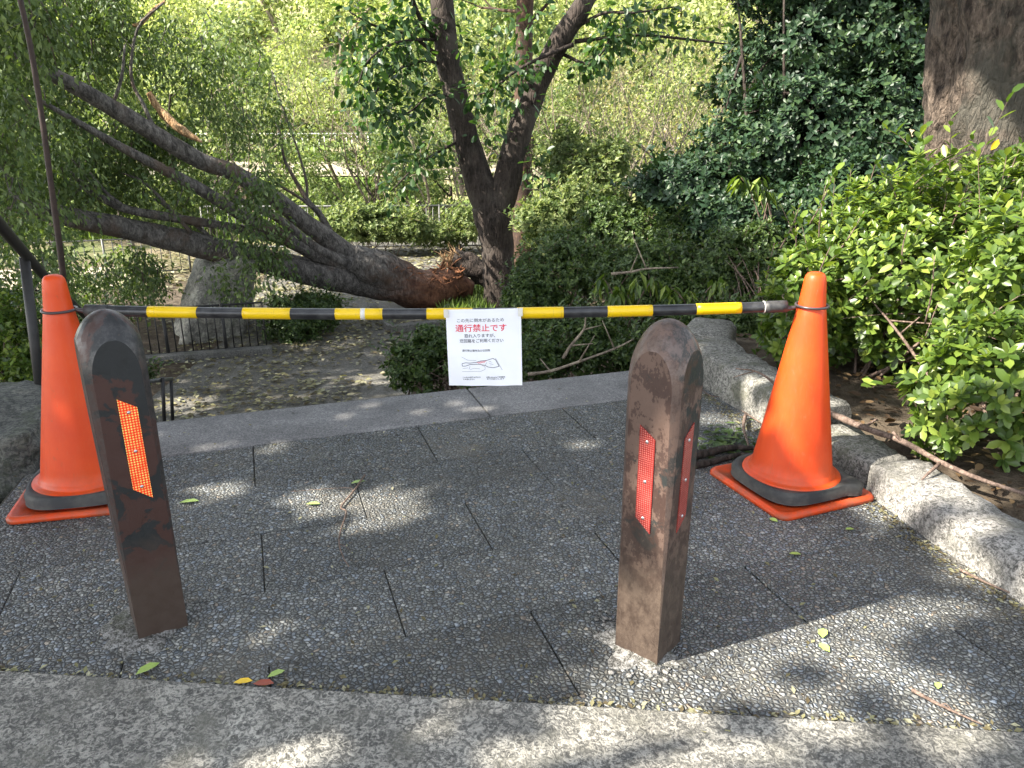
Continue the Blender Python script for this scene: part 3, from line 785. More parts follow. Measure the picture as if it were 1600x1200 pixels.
def weight(loc, rz, label, nub=True):
    root = empty('cone_weight', loc, rz); tag(root, label, 'cone weight', 'rubber weights lying on the cone bases')
    g = Geo(); n = 72
    outer = []
    for k in range(n):
        a = 2 * math.pi * k / n
        c_, s_ = abs(math.cos(a)), abs(math.sin(a)); p_ = 3.6
        r = 0.162 / (c_ ** p_ + s_ ** p_) ** (1 / p_)
        if nub:
            d = (a - R(-48) + math.pi) % (2 * math.pi) - math.pi
            r += 0.034 * math.exp(-(d / 0.17) ** 4)
        outer.append(r)
    rings = [(1.0, 0.0, 0.0), (1.0, 0.004, -0.002), (1.0, 0.026, 0), (1.0, 0.033, -0.006), (0.9, 0.035, 0), (0.8, 0.0355, 0), (None, 0.035, 0.146), (None, 0.0, 0.143)]
    for i, (f, z, dr) in enumerate(rings):
        V = []
        for k in range(n):
            a = 2 * math.pi * k / n
            r = outer[k] * f + dr if f else dr
            zz = z
            if f and f <= 0.9 and z > .028: 
                r = (outer[k] * 1.0 + (0.146 - outer[k]) * (0.2 if f == .9 else 0.55)); zz = z + (0.004 if f == .9 else 0.002)
            V.append((r * math.cos(a), r * math.sin(a), zz))
        g.V.append(np.array(V))
        if i: g.Q.append(np.array([(g.n - n + k, g.n - n + (k + 1) % n, g.n + (k + 1) % n, g.n + k) for k in range(n)]))
        g.n += n
    g.build('ring_slab', M['rubber'], root)
    if nub:
        a = R(-48); rr = 0.19
        g = Geo(); pts = [Vector((rr * math.cos(a) + 0.021 * math.cos(q), rr * math.sin(a) + 0.015 * math.sin(q), 0.031)) for q in [2 * math.pi * i / 20 for i in range(21)]]
        tube(g, pts, [0.004] * 21, 6, 1, cap=False); g.build('grip', M['rubber'], root)
    return root
CR, CL = (0.918, 2.300, 0.0), (-1.386, 2.264, -0.002)
CLT = (-1.368, 2.268, 0.0)   # the left cone leans slightly
ZR = R(22)
cone(CR, ZR, 'sunlit orange traffic cone beside the granite kerb and leafy hedge')
cone(CL, R(16), 'orange traffic cone standing in shade partly behind the dark bollard', R(1.5))
weight((CR[0], CR[1], 0.0215), ZR, 'black rubber weight with a grip tab on the base of the sunlit cone')
weight((CL[0], CL[1], 0.0215), R(16), 'black rubber weight around the foot of the shaded cone behind the bollard', False).rotation_euler.y = R(1.5)

# bar
ZB = 0.607
pa = Vector((CLT[0], CLT[1], ZB)); pb = Vector((CR[0], CR[1], ZB + 0.006))
bd = (pb - pa).normalized(); BL = (pb - pa).length
bar = empty('cone_bar', pa); bar.rotation_euler = (0, 0, math.atan2(bd.y, bd.x))
tag(bar, 'black and yellow striped plastic bar stretched between the two orange cones', 'barrier bar')
def sag(x): t = x / BL; return -0.020 * 4 * t * (1 - t) * 1.0
def bx(px): return (P(px, 490, 2.30).x - pa.x) / bd.x
def bar_piece(name, x0, x1, r, mat, n=10, endr=None):
    g = Geo(); pts = [Vector((x0 + (x1 - x0) * i / n, 0, sag(x0 + (x1 - x0) * i / n) + 0.006 * (x0 + (x1 - x0) * i / n) / BL)) for i in range(n + 1)]
    tube(g, pts, [r] * (n + 1), 28, 1)
    return g.build(name, M[mat], bar)
x0, x1 = 0.085, BL - 0.085
g = bar_piece('tube', x0 + 0.02, x1 - 0.02, 0.0168, 'bar_black', 40)
for a, b_ in ((240, 315), (385, 458), (527, 600), (668, 739), (808, 880), (948, 1018), (1086, 1156)):
    bar_piece('yellow_band', bx(a), bx(b_), 0.0174, 'bar_yellow', 6)
bar_piece('end_cap', x1 - 0.062, x1 + 0.006, 0.0182, 'cap', 4)
bar_piece('end_cap', x0 - 0.006, x0 + 0.062, 0.0182, 'cap', 4)
bar_piece('tape_wrap', bx(566), bx(573), 0.0179, 'tape', 2)
bar_piece('tape_wrap', x1 - 0.064, x1 - 0.0615, 0.0188, 'tape', 2)
for xc, s in ((0.0, 1), (BL, -1)):
    g = Geo()
    pts = [Vector((xc + 0.0475 * math.cos(a), 0.0475 * math.sin(a), 0.006 * xc / BL)) for a in [2 * math.pi * k / 40 for k in range(41)]]
    tube(g, pts, [0.0042] * 41, 8, 1, cap=False)
    tube(g, [Vector((xc + s * 0.048, 0, 0.0)), Vector((xc + s * 0.066, 0, -0.003)), Vector((xc + s * 0.088, 0, -0.006))], [0.005, 0.007, 0.012], 10, 3)
    g.build('ring', M['ring'], bar)

# ------------------------------------------------------------------ notice sheet
PW, PH = 0.228, 0.243
sx = (P(698, 490, 2.272).x + P(815, 490, 2.272).x) / 2
notice = empty('notice_sheet', (sx, 2.264, 0.6105 - PH / 2)); tag(notice, 'white printed notice with red Japanese lettering taped to the striped bar', 'notice')
notice.rotation_euler = (R(1.0), R(-1.2), 0)
def bend(x, z):
    b = max(0.0, 0.5 - (z / PH + 0.5)) * 2
    return -0.004 * math.sin((x / PW + .5) * math.pi) + 0.003 * math.sin(z * 22) - 0.012 * b ** 2 * (0.4 + x / PW) + 0.0012 * math.sin(x * 70 + z * 40)
g = Geo(); nu, nv = 24, 24
for side, dy in ((0, 0.0), (1, 0.0008)):
    V = [((-.5 + i / nu) * PW, bend((-.5 + i / nu) * PW, (-.5 + j / nv) * PH) + dy, (-.5 + j / nv) * PH) for j in range(nv + 1) for i in range(nu + 1)]
    Q = [(j * (nu + 1) + i, j * (nu + 1) + i + 1, (j + 1) * (nu + 1) + i + 1, (j + 1) * (nu + 1) + i) for j in range(nv) for i in range(nu)]
    g.add(V, Q if not side else [q[::-1] for q in Q])
g.build('paper', M['paper'], notice)
def put_text(txt, x, z, h, mat, w=None, bold=0.0, name='lettering', align='CENTER'):
    cu = bpy.data.curves.new(name, 'FONT'); cu.body = txt; cu.size = h; cu.align_x = align; cu.align_y = 'CENTER'; cu.offset = bold
    cu.resolution_u = 3
    tmp = bpy.data.objects.new('tmp', cu); COL.objects.link(tmp)
    bpy.context.view_layer.update()
    me = bpy.data.meshes.new_from_object(tmp.evaluated_get(bpy.context.evaluated_depsgraph_get()))
    bpy.data.objects.remove(tmp); bpy.data.curves.remove(cu)
    n = len(me.vertices); co = np.empty(n * 3, np.float32); me.vertices.foreach_get('co', co); co = co.reshape(-1, 3)
    if n == 0: return
    wd = co[:, 0].max() - co[:, 0].min(); k = (w / wd) if w else 1.0
    out = np.zeros_like(co); out[:, 0] = x + co[:, 0] * k; out[:, 2] = z + co[:, 1]
    out[:, 1] = [bend(a, b_) - 0.0007 for a, b_ in zip(out[:, 0], out[:, 2])]
    me.vertices.foreach_set('co', out.ravel()); me.update()
    me.materials.clear()
    link(name, me, M[mat], notice, False)
def SX(px): return (px - 696) / 700 * PW - PW / 2 + 0.0      # zoomed sheet x (0..)
def zx(a): return ((a - 355) / 690 - 0.5) * PW
def zz(a): return (0.5 - (a - 258) / 695) * PH
put_text('この先に倒木があるため', zx(670), zz(360), 0.013, 'ink', 0.142, 0.0001)
put_text('通行禁止です', zx(675), zz(432), 0.025, 'ink_red', 0.156, 0.00035)
put_text('恐れ入りますが、', zx(672), zz(498), 0.0125, 'ink', 0.094, 0.0002)
put_text('迂回路をご利用ください', zx(676), zz(543), 0.0125, 'ink', 0.134, 0.0002)
put_text('通行禁止箇所及び迂回路', zx(622), zz(630), 0.0075, 'ink', 0.086, 0.0001)
put_text('この先の園路は倒木の', zx(570), zz(874), 0.0052, 'ink', 0.056, 0.0001)
put_text('ため通れません', zx(545), zz(892), 0.0052, 'ink', 0.036, 0.0001)
put_text('お問い合わせは管理事務所', zx(797), zz(874), 0.0052, 'ink', 0.058, 0.0001)
put_text('までお願いします', zx(795), zz(890), 0.0052, 'ink', 0.054, 0.0001)
def strokes(lines, w, mat, name):
    g = Geo()
    for pts in lines:
        q = [Vector((zx(a), 0, zz(b_))) for a, b_ in pts]
        for p0, p1 in zip(q, q[1:]):
            d = (p1 - p0); d.normalize(); s = Vector((-d.z, 0, d.x)) * w
            vv = [p0 - s, p1 - s, p1 + s, p0 + s]
            g.add([(v.x, bend(v.x, v.z) - 0.0008, v.z) for v in vv], [(0, 1, 2, 3)])
    g.build(name, M[mat], notice, False)
strokes([[(485, 745), (520, 738), (560, 742), (620, 735), (660, 722), (715, 718), (775, 702), (800, 715), (832, 775), (780, 785), (730, 778), (700, 762), (640, 752), (560, 755), (520, 768), (490, 768), (485, 750)]], 0.0009, 'ink', 'map_outline')
strokes([[(485, 685), (540, 715), (620, 718)], [(485, 818), (660, 818), (700, 800), (700, 775), (670, 760)], [(560, 800), (600, 790), (650, 795)], [(560, 770), (550, 800)], [(735, 730), (760, 728)], [(740, 745), (770, 742)], [(745, 760), (780, 755)], [(720, 735), (700, 760)], [(800, 700), (860, 810)], [(490, 790), (540, 785)]], 0.0004, 'ink', 'map_line')
strokes([[(625, 735), (660, 742), (690, 728), (715, 722)], [(640, 745), (665, 728), (700, 735)]], 0.0007, 'ink_red', 'map_line')
for s in (-1, 1):
    bm = bmesh.new(); r_ = Matrix.Rotation(R(0), 4, 'Y')
    bm_box(bm, Vector((s * (PW / 2 - 0.002), -0.004, PH / 2 - 0.011)), (0.014, 0.0006, 0.026), rot=r_)
    bm_obj('tape', bm, M['tape'], notice)

# ------------------------------------------------------------------ railings and fences
def px_tube(g, pts, Y, w, seg=8, sub=1, **k):
    """pts in photo pixels, one world distance (or one per point), width in pixels"""
    Ys = Y if isinstance(Y, (list, tuple)) else [Y] * len(pts)
    ws = w if isinstance(w, (list, tuple)) else [w] * len(pts)
    q = [P(x, y, yy) for (x, y), yy in zip(pts, Ys)]
    tube(g, q, [mpp(p) * ww / 2 for p, ww in zip(q, ws)], seg, sub, **k)
    return q
def fence(label, a, b, h, spacing, mat, name='railing', group=None, post_every=8, bar_r=0.007, rail_r=0.012, post_r=0.02):
    a, b = Vector(a), Vector(b); root = empty(name, a); tag(root, label, 'railing', group)
    L = (b - a).length; d = (b - a) / L; n = max(2, int(L / spacing)); g = Geo()
    for i in range(n + 1):
        p = d * (L * i / n)
        if i % post_every: tube(g, [p + Vector((0, 0, 0.06)), p + Vector((0, 0, h))], [bar_r] * 2, 6, 1)
    g.build('bars', M[mat], root)
    for z in (0.06, h):
        g = Geo(); tube(g, [Vector((0, 0, z)), d * L + Vector((0, 0, z))], [rail_r] * 2, 8, 1); g.build('rail', M[mat], root)
    for i in range(0, n + 1, post_every):
        p = d * (L * i / n); g = Geo(); tube(g, [p + Vector((0, 0, -0.15)), p + Vector((0, 0, h + 0.02))], [post_r] * 2, 8, 1); g.build('post', M[mat], root)
    return root
fence('low black railing with thin upright bars in front of the pale boulder', (-4.9, 7.7, -1.33), (-2.78, 8.36, -1.33), 0.56, 0.085, 'iron', post_every=7)
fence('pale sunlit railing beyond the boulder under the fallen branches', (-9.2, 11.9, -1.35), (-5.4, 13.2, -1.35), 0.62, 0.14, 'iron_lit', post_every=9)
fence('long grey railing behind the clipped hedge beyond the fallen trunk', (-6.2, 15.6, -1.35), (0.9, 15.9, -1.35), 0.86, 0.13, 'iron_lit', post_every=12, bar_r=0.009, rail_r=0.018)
fence('white railing far off beyond the lawn', (-13, 32.5, -0.4), (-3.5, 33.5, -0.4), 1.0, 0.22, 'bleach', post_every=8, bar_r=0.014, rail_r=0.03)
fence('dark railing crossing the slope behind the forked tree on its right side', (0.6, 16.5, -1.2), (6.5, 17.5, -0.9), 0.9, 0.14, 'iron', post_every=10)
bm = bmesh.new(); 
for a, b_ in (((-4.9, 7.62), (-2.7, 8.3)),):
    a = Vector((*a, -1.33)); b_ = Vector((*b_, -1.33)); d = b_ - a
    bm_box(bm, (a + b_) / 2, (d.length, 0.14, 0.14), math.atan2(d.y, d.x), 0.01)
tag(bm_obj('kerb', bm, M['concrete'], angle=R(40)), None, None, None, 'structure')
bm = bmesh.new(); a = G(610, 516, -1.3); b_ = G(680, 508, -1.3); d = b_ - a; bm_box(bm, (a + b_) / 2 + Vector((0.1, 0, 0)), (d.length + .2, 0.12, 0.14), math.atan2(d.y, d.x), 0.01)
a = G(580, 480, -1.3); b_ = G(612, 516, -1.3); d = b_ - a; bm_box(bm, (a + b_) / 2, (d.length, 0.1, 0.12), math.atan2(d.y, d.x), 0.01)
tag(bm_obj('kerb', bm, M['concrete'], angle=R(40)), None, None, None, 'structure')
# handrail on the left going down the steps
hr = empty('handrail', (-1.93, 3.0, -0.2)); tag(hr, 'dark round metal handrail with one post behind the left cone', 'handrail')
o0 = Vector((-1.93, 3.0, -0.2))
g = Geo(); q = [P(-60, 280, 2.05), P(0, 352, 2.5), P(38, 395, 2.95), P(78, 440, 3.5), P(140, 500, 4.6)]
tube(g, [p - o0 for p in q], [0.02] * 5, 12, 4); g.build('rail', M['iron'], hr)
g = Geo(); q = [P(38, 402, 3.0), P(62, 650, 3.0)]; q[1].z = -0.2
tube(g, [p - o0 for p in q], [0.019] * 2, 12, 1); g.build('post', M['iron'], hr)
hr = empty('lower_handrail', G(262, 655, -0.3)); tag(hr, 'short thin metal stair post just past the edge beside the left bollard', 'handrail'); o0 = hr.location.copy()
g = Geo()
for px in (258, 271):
    q = [P(px - 4, 590, 4.1 + (px - 258) * .02), P(px, 690, 4.1 + (px - 258) * .02)]; tube(g, [p - o0 for p in q], [0.011] * 2, 8, 1)
g.build('post', M['iron'], hr)
g = Geo(); q = [P(232, 596, 3.9), P(268, 592, 4.36)]; tube(g, [p - o0 for p in q], [0.011] * 2, 8, 1); g.build('rail', M['iron_lit'], hr)
pole = empty('thin_pole', P(100, 470, 5.2)); tag(pole, 'thin leaning rusty pole rising out of the cone tip into the leaves', 'pole')
g = Geo(); q = px_tube(Geo(), [(18, -60), (45, 60), (62, 160), (80, 290), (98, 425), (104, 520)], 5.2, 12)
tube(g, [p - pole.location for p in q], [0.017, 0.017, 0.018, 0.019, 0.02, 0.02], 10, 4, lump=0.12, lump_scale=9); g.build('shaft', M['rust'], pole)

# ------------------------------------------------------------------ forked tree
YF = 10.4
root = empty('forked_tree', P(785, 482, YF) + Vector((0, 0, -0.05))); tag(root, 'dark forked tree splitting into two trunks above the notice', 'tree'); O = root.location.copy()
def sub_o(q): return [p - O for p in q]
def limb(g, pts, Y, w, seg=14, sub=6, lump=0.12, ls=5.0, ridges=0.0):
    Ys = Y if isinstance(Y, (list, tuple)) else [Y] * len(pts)
    ws = w if isinstance(w, (list, tuple)) else [w] * len(pts)
    q = [P(x, y, yy) for (x, y), yy in zip(pts, Ys)]
    tube(g, sub_o(q), [mpp(p) * ww / 2 for p, ww in zip(q, ws)], seg, sub, lump=lump, lump_scale=ls, ridges=ridges)
    return q
g = Geo()
limb(g, [(785, 505), (783, 480), (780, 430), (776, 385), (770, 345), (760, 318)], YF, [66, 56, 50, 51, 58, 50], 20, 6, ridges=0.03)
lf = limb(g, [(772, 350), (748, 285), (728, 215), (712, 150), (700, 90), (690, 0), (676, -120), (668, -260)], YF, [44, 46, 41, 38, 38, 36, 32, 24], 18, 6)
rf = limb(g, [(774, 345), (792, 285), (804, 230), (823, 175), (850, 110), (880, 55), (912, 5), (960, -100), (1000, -240)], YF, [44, 42, 40, 38, 34, 33, 32, 27, 20], 18, 6)
g.build('trunk', M['bark_dark'], root)
rnd = random.Random(11); g = Geo(); tips = []
def br(pts, Y, w, leafy=True, n=1):
    q = limb(g, pts, Y, w, 6, 4, 0.0)
    cq, _ = catmull(q, [0] * len(q), 4)
    if leafy:
        for p in cq[len(cq) // 4:]: tips.append(p)
    return cq
br([(678, 60), (660, 35), (645, 0), (630, -60)], [YF, 10.2, 10, 9.8], [9, 8, 7, 5])
br([(682, 85), (640, 55), (585, 40), (545, 18)], [YF, 10.1, 9.8, 9.6], [7, 5, 4, 2])
br([(684, 62), (650, 62), (610, 70), (575, 95), (560, 130)], [YF, 10, 9.7, 9.5, 9.4], [6, 5, 4, 3, 2])
br([(690, 100), (660, 95), (620, 110), (590, 140), (585, 165)], [YF, 10.1, 9.9, 9.7, 9.6], [6, 5, 4, 3, 2])
br([(700, 150), (670, 150), (640, 175), (600, 190)], [YF, 10.1, 10, 9.9], [5, 4, 3, 2])
br([(895, 70), (845, 90), (800, 115), (770, 140), (740, 150)], [10.3, 10.1, 10, 9.9, 9.9], [8, 6, 5, 4, 2])
br([(898, 65), (940, 60), (1000, 55), (1080, 62), (1180, 75)], [YF, 10.4, 10.3, 10.3, 10.3], [8, 6, 5, 4, 2])
br([(905, 40), (945, 20), (990, 20), (1060, 10)], [YF, 10.3, 10.2, 10.2], [6, 5, 4, 2])
br([(880, 85), (920, 100), (945, 75), (955, 50)], [YF, 10.2, 10.2, 10.2], [6, 5, 4, 2])
br([(728, 215), (690, 235), (650, 260), (610, 300)], [YF, 10.2, 10, 9.9], [5, 4, 3, 2])
for q0 in (lf[-1], lf[-2], rf[-1], rf[-2]):
    for k in range(3):
        tt = []; gg = Geo()
        grow(rnd, gg, tt, q0 - O, Vector((rnd.uniform(-1, 1), rnd.uniform(-1, .6), rnd.uniform(0.1, 1))), 1.1, 0.035, 2)
        g.V += gg.V; g.Q += [x + g.n for x in gg.Q]; g.n += gg.n
        tips += [p + O for p in tt]
g.build('branches', M['bark_dark'], root)
# extra sprays, as they hang in the photograph
spray = [(560, 70), (545, 95), (590, 80), (620, 95), (570, 115), (600, 130), (640, 120), (655, 95), (560, 150), (585, 165), (610, 175), (640, 160), (600, 200), (575, 200), (630, 205), (620, 230), (650, 240), (600, 250), (660, 210), (700, 45), (715, 30), (725, 60), (740, 75), (760, 60), (735, 100), (765, 100), (790, 20), (800, 60), (815, 80), (830, 105), (800, 110), (780, 150), (800, 170), (820, 150), (770, 165), (835, 135), (745, 165), (690, 150), (805, 205), (790, 230), (825, 235), (815, 260), (840, 255), (860, 270), (850, 300), (870, 310), (760, 205), (840, 10), (860, 30), (780, 85), (700, 80), (545, 40), (520, 60), (530, 110), (670, 30), (630, 30), (610, 45), (840, 285), (555, 185), (960, 40), (1000, 25), (940, 95), (990, 70), (820, 40)]
tips += [P(x, y, YF + rnd.uniform(-0.8, 0.3)) for x, y in spray]
rng = np.random.default_rng(21)
g = Geo(); leaf_cloud(g, rng, [tuple(p - O) for p in tips], 0.115, 15, 0.24, 'oval', 0.5, width=1.25)
g.build('crown', M['leaf_fork'], root)

# straight rusty trunk behind it
root = empty('straight_tree', P(818, 455, 12.4)); tag(root, 'straight reddish-brown trunk standing right behind the forked tree', 'tree'); O = root.location.copy()
g = Geo(); limb(g, [(818, 475), (818, 420), (817, 350), (817, 290), (816, 200), (818, 100), (820, 0), (822, -120)], 12.4, [40, 34, 32, 30, 28, 27, 26, 22], 16, 6, 0.2, 7.0, 0.05)
g.build('trunk', M['bark_red'], root)
tips = []; g = Geo()
for k in range(9):
    grow(rnd, g, tips, P(820, 40 - 20 * k, 12.4) - O, Vector((rnd.uniform(-1, 1), rnd.uniform(-1, 1), rnd.uniform(0, .8))), 1.0, 0.03, 2)
g.build('branches', M['bark_red'], root)
g = Geo(); leaf_cloud(g, rng, [tuple(p) for p in tips], 0.11, 9, 0.22, 'dia', 0.4); g.build('crown', M['leaf_fork'], root)

# ------------------------------------------------------------------ fallen tree
root = empty('fallen_tree', P(700, 470, 10.4) + Vector((0, 0, -0.1))); tag(root, 'uprooted tree lying across the path with torn reddish root end and wilting leaves', 'tree'); O = root.location.copy()
g = Geo()
limb(g, [(740, 452), (715, 448), (690, 450), (655, 452), (620, 438), (585, 420), (550, 405)], [10.6, 10.6, 10.5, 10.4, 10.3, 10.1, 10.0], [22, 44, 62, 66, 66, 62, 50], 26, 8, 0.16, 6.0, 0.03)
g.build('trunk', M['bark_fallen'], root)
def fl(pts, Y, w, seg=18, lump=0.1):
    g = Geo(); q = limb(g, pts, Y, w, seg, 7, lump, 4.0); g.build('limb', M['bark_fallen'], root); return q
L1 = fl([(700, 470), (655, 458), (600, 446), (540, 435), (480, 424), (400, 405), (300, 381), (240, 367), (175, 352), (110, 340), (40, 322), (-60, 300), (-160, 285)], [10.4, 10.3, 10.2, 10.0, 9.8, 9.5, 9.1, 8.9, 8.6, 8.4, 8.2, 8.0, 7.9], [20, 42, 50, 46, 42, 40, 38, 36, 34, 32, 30, 26, 20], 22)
L2 = fl([(640, 440), (585, 420), (545, 400), (500, 365), (455, 330), (409, 296), (360, 268), (311, 250), (245, 211), (175, 168), (105, 129), (45, 98), (-30, 60), (-120, 10)], [10.3, 10.2, 10.1, 9.9, 9.7, 9.5, 9.3, 9.1, 8.8, 8.5, 8.2, 8.0, 7.8, 7.6], [34, 44, 38, 30, 27, 27, 27, 27, 27, 26, 25, 22, 18, 12], 20)
L3 = fl([(590, 425), (550, 415), (500, 397), (437, 367), (378, 336), (315, 297), (245, 259), (190, 230), (120, 190), (50, 150)], [10.1, 10.0, 9.8, 9.5, 9.2, 8.9, 8.6, 8.4, 8.1, 7.9], [30, 30, 25, 22, 20, 19, 16, 13, 9, 6], 16)
L4 = fl([(560, 418), (500, 402), (450, 378), (395, 362), (332, 350), (275, 341), (215, 331), (182, 321), (150, 303), (110, 270)], [10.0, 9.8, 9.6, 9.4, 9.2, 9.0, 8.8, 8.7, 8.6, 8.4], [20, 20, 17, 15, 14, 14, 14, 13, 10, 6], 12)
L5 = fl([(560, 408), (510, 380), (470, 345), (430, 318), (380, 285), (330, 262), (290, 240)], [10.2, 10.1, 10.0, 9.8, 9.7, 9.5, 9.3], [18, 16, 14, 12, 10, 8, 5], 14)
L6 = fl([(540, 412), (490, 385), (440, 345), (400, 325), (350, 300)], [9.9, 9.7, 9.5, 9.4, 9.2], [16, 15, 13, 11, 7], 12)
g = Geo()   # slender dead branches
for pts, Y, w in [([(516, 362), (500, 335), (480, 312), (455, 270), (445, 250), (440, 225)], 10.1, [12, 10, 8, 6, 5, 3]), ([(500, 335), (470, 310), (430, 285), (405, 260)], 10.0, [6, 5, 4, 2]), ([(480, 312), (478, 280), (462, 225), (440, 165), (425, 110)], 10.2, [5, 4, 3, 3, 2]), ([(300, 365), (260, 320), (225, 285), (190, 270)], 9.0, [7, 6, 5, 3]), ([(190, 320), (165, 300), (140, 270)], 8.5, [6, 5, 4]), ([(245, 210), (225, 165), (205, 120), (215, 45), (255, 5)], 8.8, [6, 6, 5, 4, 3]), ([(360, 400), (310, 355), (270, 330), (240, 310)], 9.2, [8, 6, 5, 3]), ([(175, 168), (190, 120), (195, 70)], 8.5, [6, 5, 3])]:
    limb(g, pts, Y, w, 7, 4, 0.0)
g.build('branches', M['bark_fallen'], root)
g = Geo()
limb(g, [(232, 145), (255, 178), (280, 200), (300, 213), (316, 222)], 8.9, [8, 13, 14, 11, 3], 10, 4, 0.5, 14)
limb(g, [(208, 40), (222, 35), (240, 15), (258, 2)], 9.2, [6, 7, 6, 4], 7, 3, 0.2, 14)
g.build('split_limb', M['wood'], root)
# torn root end: splinters and hanging fibres
g = Geo(); rn = random.Random(4)
for i in range(70):
    a = rn.uniform(0, 2 * math.pi); rr = rn.uniform(0.0, 0.24)
    s = P(700 + rn.uniform(-25, 18), 440 + rn.uniform(-22, 24), 10.5) ; s.y += rr * math.cos(a)
    e = s + Vector((rn.uniform(0.02, 0.17), rn.uniform(-.12, .12), rn.uniform(-.1, .14)))
    tube(g, sub_o([s, s.lerp(e, .5) + Vector((0, 0, rn.uniform(-.03, .03))), e]), [rn.uniform(.01, .035), .014, .002], 5, 2)
for i in range(70):
    s = P(rn.uniform(560, 720), rn.uniform(410, 440), 10.0 + rn.uniform(0.0, .2)); e = s + Vector((rn.uniform(-.12, .12), rn.uniform(-.12, .02), rn.uniform(-.07, .03)))
    tube(g, sub_o([s, e]), [rn.uniform(.005, .012), .002], 4, 1)
g.build('torn_wood', M['fibre'], root)
# broken leaning stump of the root plate, reaching towards the forked tree
stump = empty('broken_stump', P(745, 455, 11.0)); tag(stump, 'jagged broken stump piece between the fallen trunk and the forked tree', 'stump'); O2 = stump.location.copy(); O = O2
g = Geo(); limb(g, [(775, 450), (760, 435), (740, 420), (722, 408), (708, 402)], 11.0, [26, 34, 36, 34, 22], 16, 6, 0.45, 9.0, 0.06)
g.build('log', M['bark_dark'], stump)
g = Geo()
for i in range(90):
    s = P(700 + rn.uniform(-8, 20), 408 + rn.uniform(-12, 22), 11.0 + rn.uniform(-.1, .1)); e = s + Vector((rn.uniform(-.2, .05), rn.uniform(-.1, .1), rn.uniform(-.22, .22)))
    tube(g, sub_o([s, s.lerp(e, .5) + Vector((rn.uniform(-.03, .03), 0, 0)), e]), [rn.uniform(.008, .024), .01, .002], 5, 2)
limb(g, [(712, 405), (717, 395), (722, 388)], 11.0, [6, 4, 1], 5, 2, 0)
g.build('splinters', M['wood'], stump)
O = root.location.copy()
# hanging foliage of the fallen tree
tips = []; rn = random.Random(31)
def spray_px(x0, y0, x1, y1, Y0, Y1, n, fall=0.35):
    for i in range(n):
        p = P(rn.uniform(x0, x1), rn.uniform(y0, y1), rn.uniform(Y0, Y1))
        for k in range(5):
            tips.append(p + Vector((rn.uniform(-.05, .05) * k, rn.uniform(-.05, .05) * k, -fall * k / 5)))
spray_px(-80, -60, 200, 100, 8.6, 10.0, 230)
spray_px(-60, -60, 90, 100, 6.8, 7.8, 60)
spray_px(-60, 100, 150, 330, 8.5, 9.6, 190)
spray_px(-60, 110, 40, 330, 6.9, 7.8, 70)
spray_px(100, 10, 330, 150, 9.3, 10.6, 85)
spray_px(110, 190, 230, 310, 8.9, 9.6, 70)
spray_px(190, 170, 300, 230, 9.3, 10.0, 50)
spray_px(40, 190, 130, 300, 7.9, 8.3, 22)
spray_px(345, 235, 420, 370, 8.6, 8.9, 24)
spray_px(400, 330, 450, 400, 9.0, 9.3, 12)
spray_px(-40, 330, 110, 450, 7.0, 8.4, 50)
spray_px(150, 385, 260, 430, 9.0, 9.6, 22)
spray_px(230, 260, 330, 320, 9.6, 10.2, 24)
spray_px(300, 60, 440, 220, 9.6, 11.0, 50)
spray_px(330, 400, 420, 440, 8.5, 8.9, 10)
spray_px(225, 230, 300, 300, 8.4, 8.6, 3)
spray_px(60, 380, 250, 470, 9.4, 10.6, 60)
rng = np.random.default_rng(41)
g = Geo(); leaf_cloud(g, rng, [tuple(p - O) for p in tips], 0.072, 9, 0.14, 'dia', 0.9, width=0.95); g.build('crown', M['leaf_fallen'], root)
g = Geo()
for i in range(0, len(tips), 5):
    if rn.random() < 0.6: tube(g, [tips[i] - O, tips[i + 2] - O, tips[i + 4] - O], [.008, .005, .002], 4, 1, cap=False)
g.build('twigs', M['bark_fallen'], root)

# ------------------------------------------------------------------ big trunk on the right
root = empty('old_tree', (3.45, 4.6, 0.0)); tag(root, 'huge rough-barked trunk cut off by the right edge above the hedge', 'tree'); O = root.location.copy()
cx = P(1458, 150, 4.6).x + 0.50
pts = [(cx + 0.16, 4.6, -0.4), (cx + .14, 4.6, 0.3), (cx + .09, 4.6, 0.9), (cx + .02, 4.6, 1.4), (cx - .07, 4.6, 2.2), (cx - .12, 4.6, 3.2), (cx + .15, 4.7, 4.6)]
rr = [0.56, 0.5, 0.48, 0.475, 0.48, 0.46, 0.42]
cp, cr = catmull([Vector(p) for p in pts], rr, 22)
V = []; seg = 220
for p, r in zip(cp, cr):
    for k in range(seg):
        a = 2 * math.pi * k / seg; d = Vector((math.cos(a), math.sin(a), 0)); q = p + d * r
        flute = 0.035 * math.sin(5 * a + 1.2 + 0.4 * p.z) + 0.02 * math.sin(9 * a + p.z)
        flute *= 1.6 - 0.8 * sstep(0.2, 2.0, p.z)
        n1 = mnoise.noise(Vector((q.x * 9, q.y * 9, q.z * 3.0))); n2 = mnoise.noise(Vector((q.x * 24, q.y * 24, q.z * 13))); n3 = mnoise.noise(Vector((q.x * 5, q.y * 5, q.z * 28)))
        rg = 1 - abs(mnoise.noise(Vector((q.x * 12, q.y * 12, q.z * 2.4)))) * 2.4; h = flute + 0.02 * n1 + 0.014 * n2 + 0.009 * n3 + 0.02 * max(-1, rg) - 0.022 * max(0, 0.12 - abs(mnoise.noise(Vector((q.x * 6, q.y * 6, q.z * 1.6))))) * 6
        V.append(tuple(p + d * (r + h) - O))
Q = [(i * seg + k, i * seg + (k + 1) % seg, (i + 1) * seg + (k + 1) % seg, (i + 1) * seg + k) for i in range(len(cp) - 1) for k in range(seg)]
from_np('trunk', V, [Q], M['bark_big'], root)
g = Geo(); rng = np.random.default_rng(6)
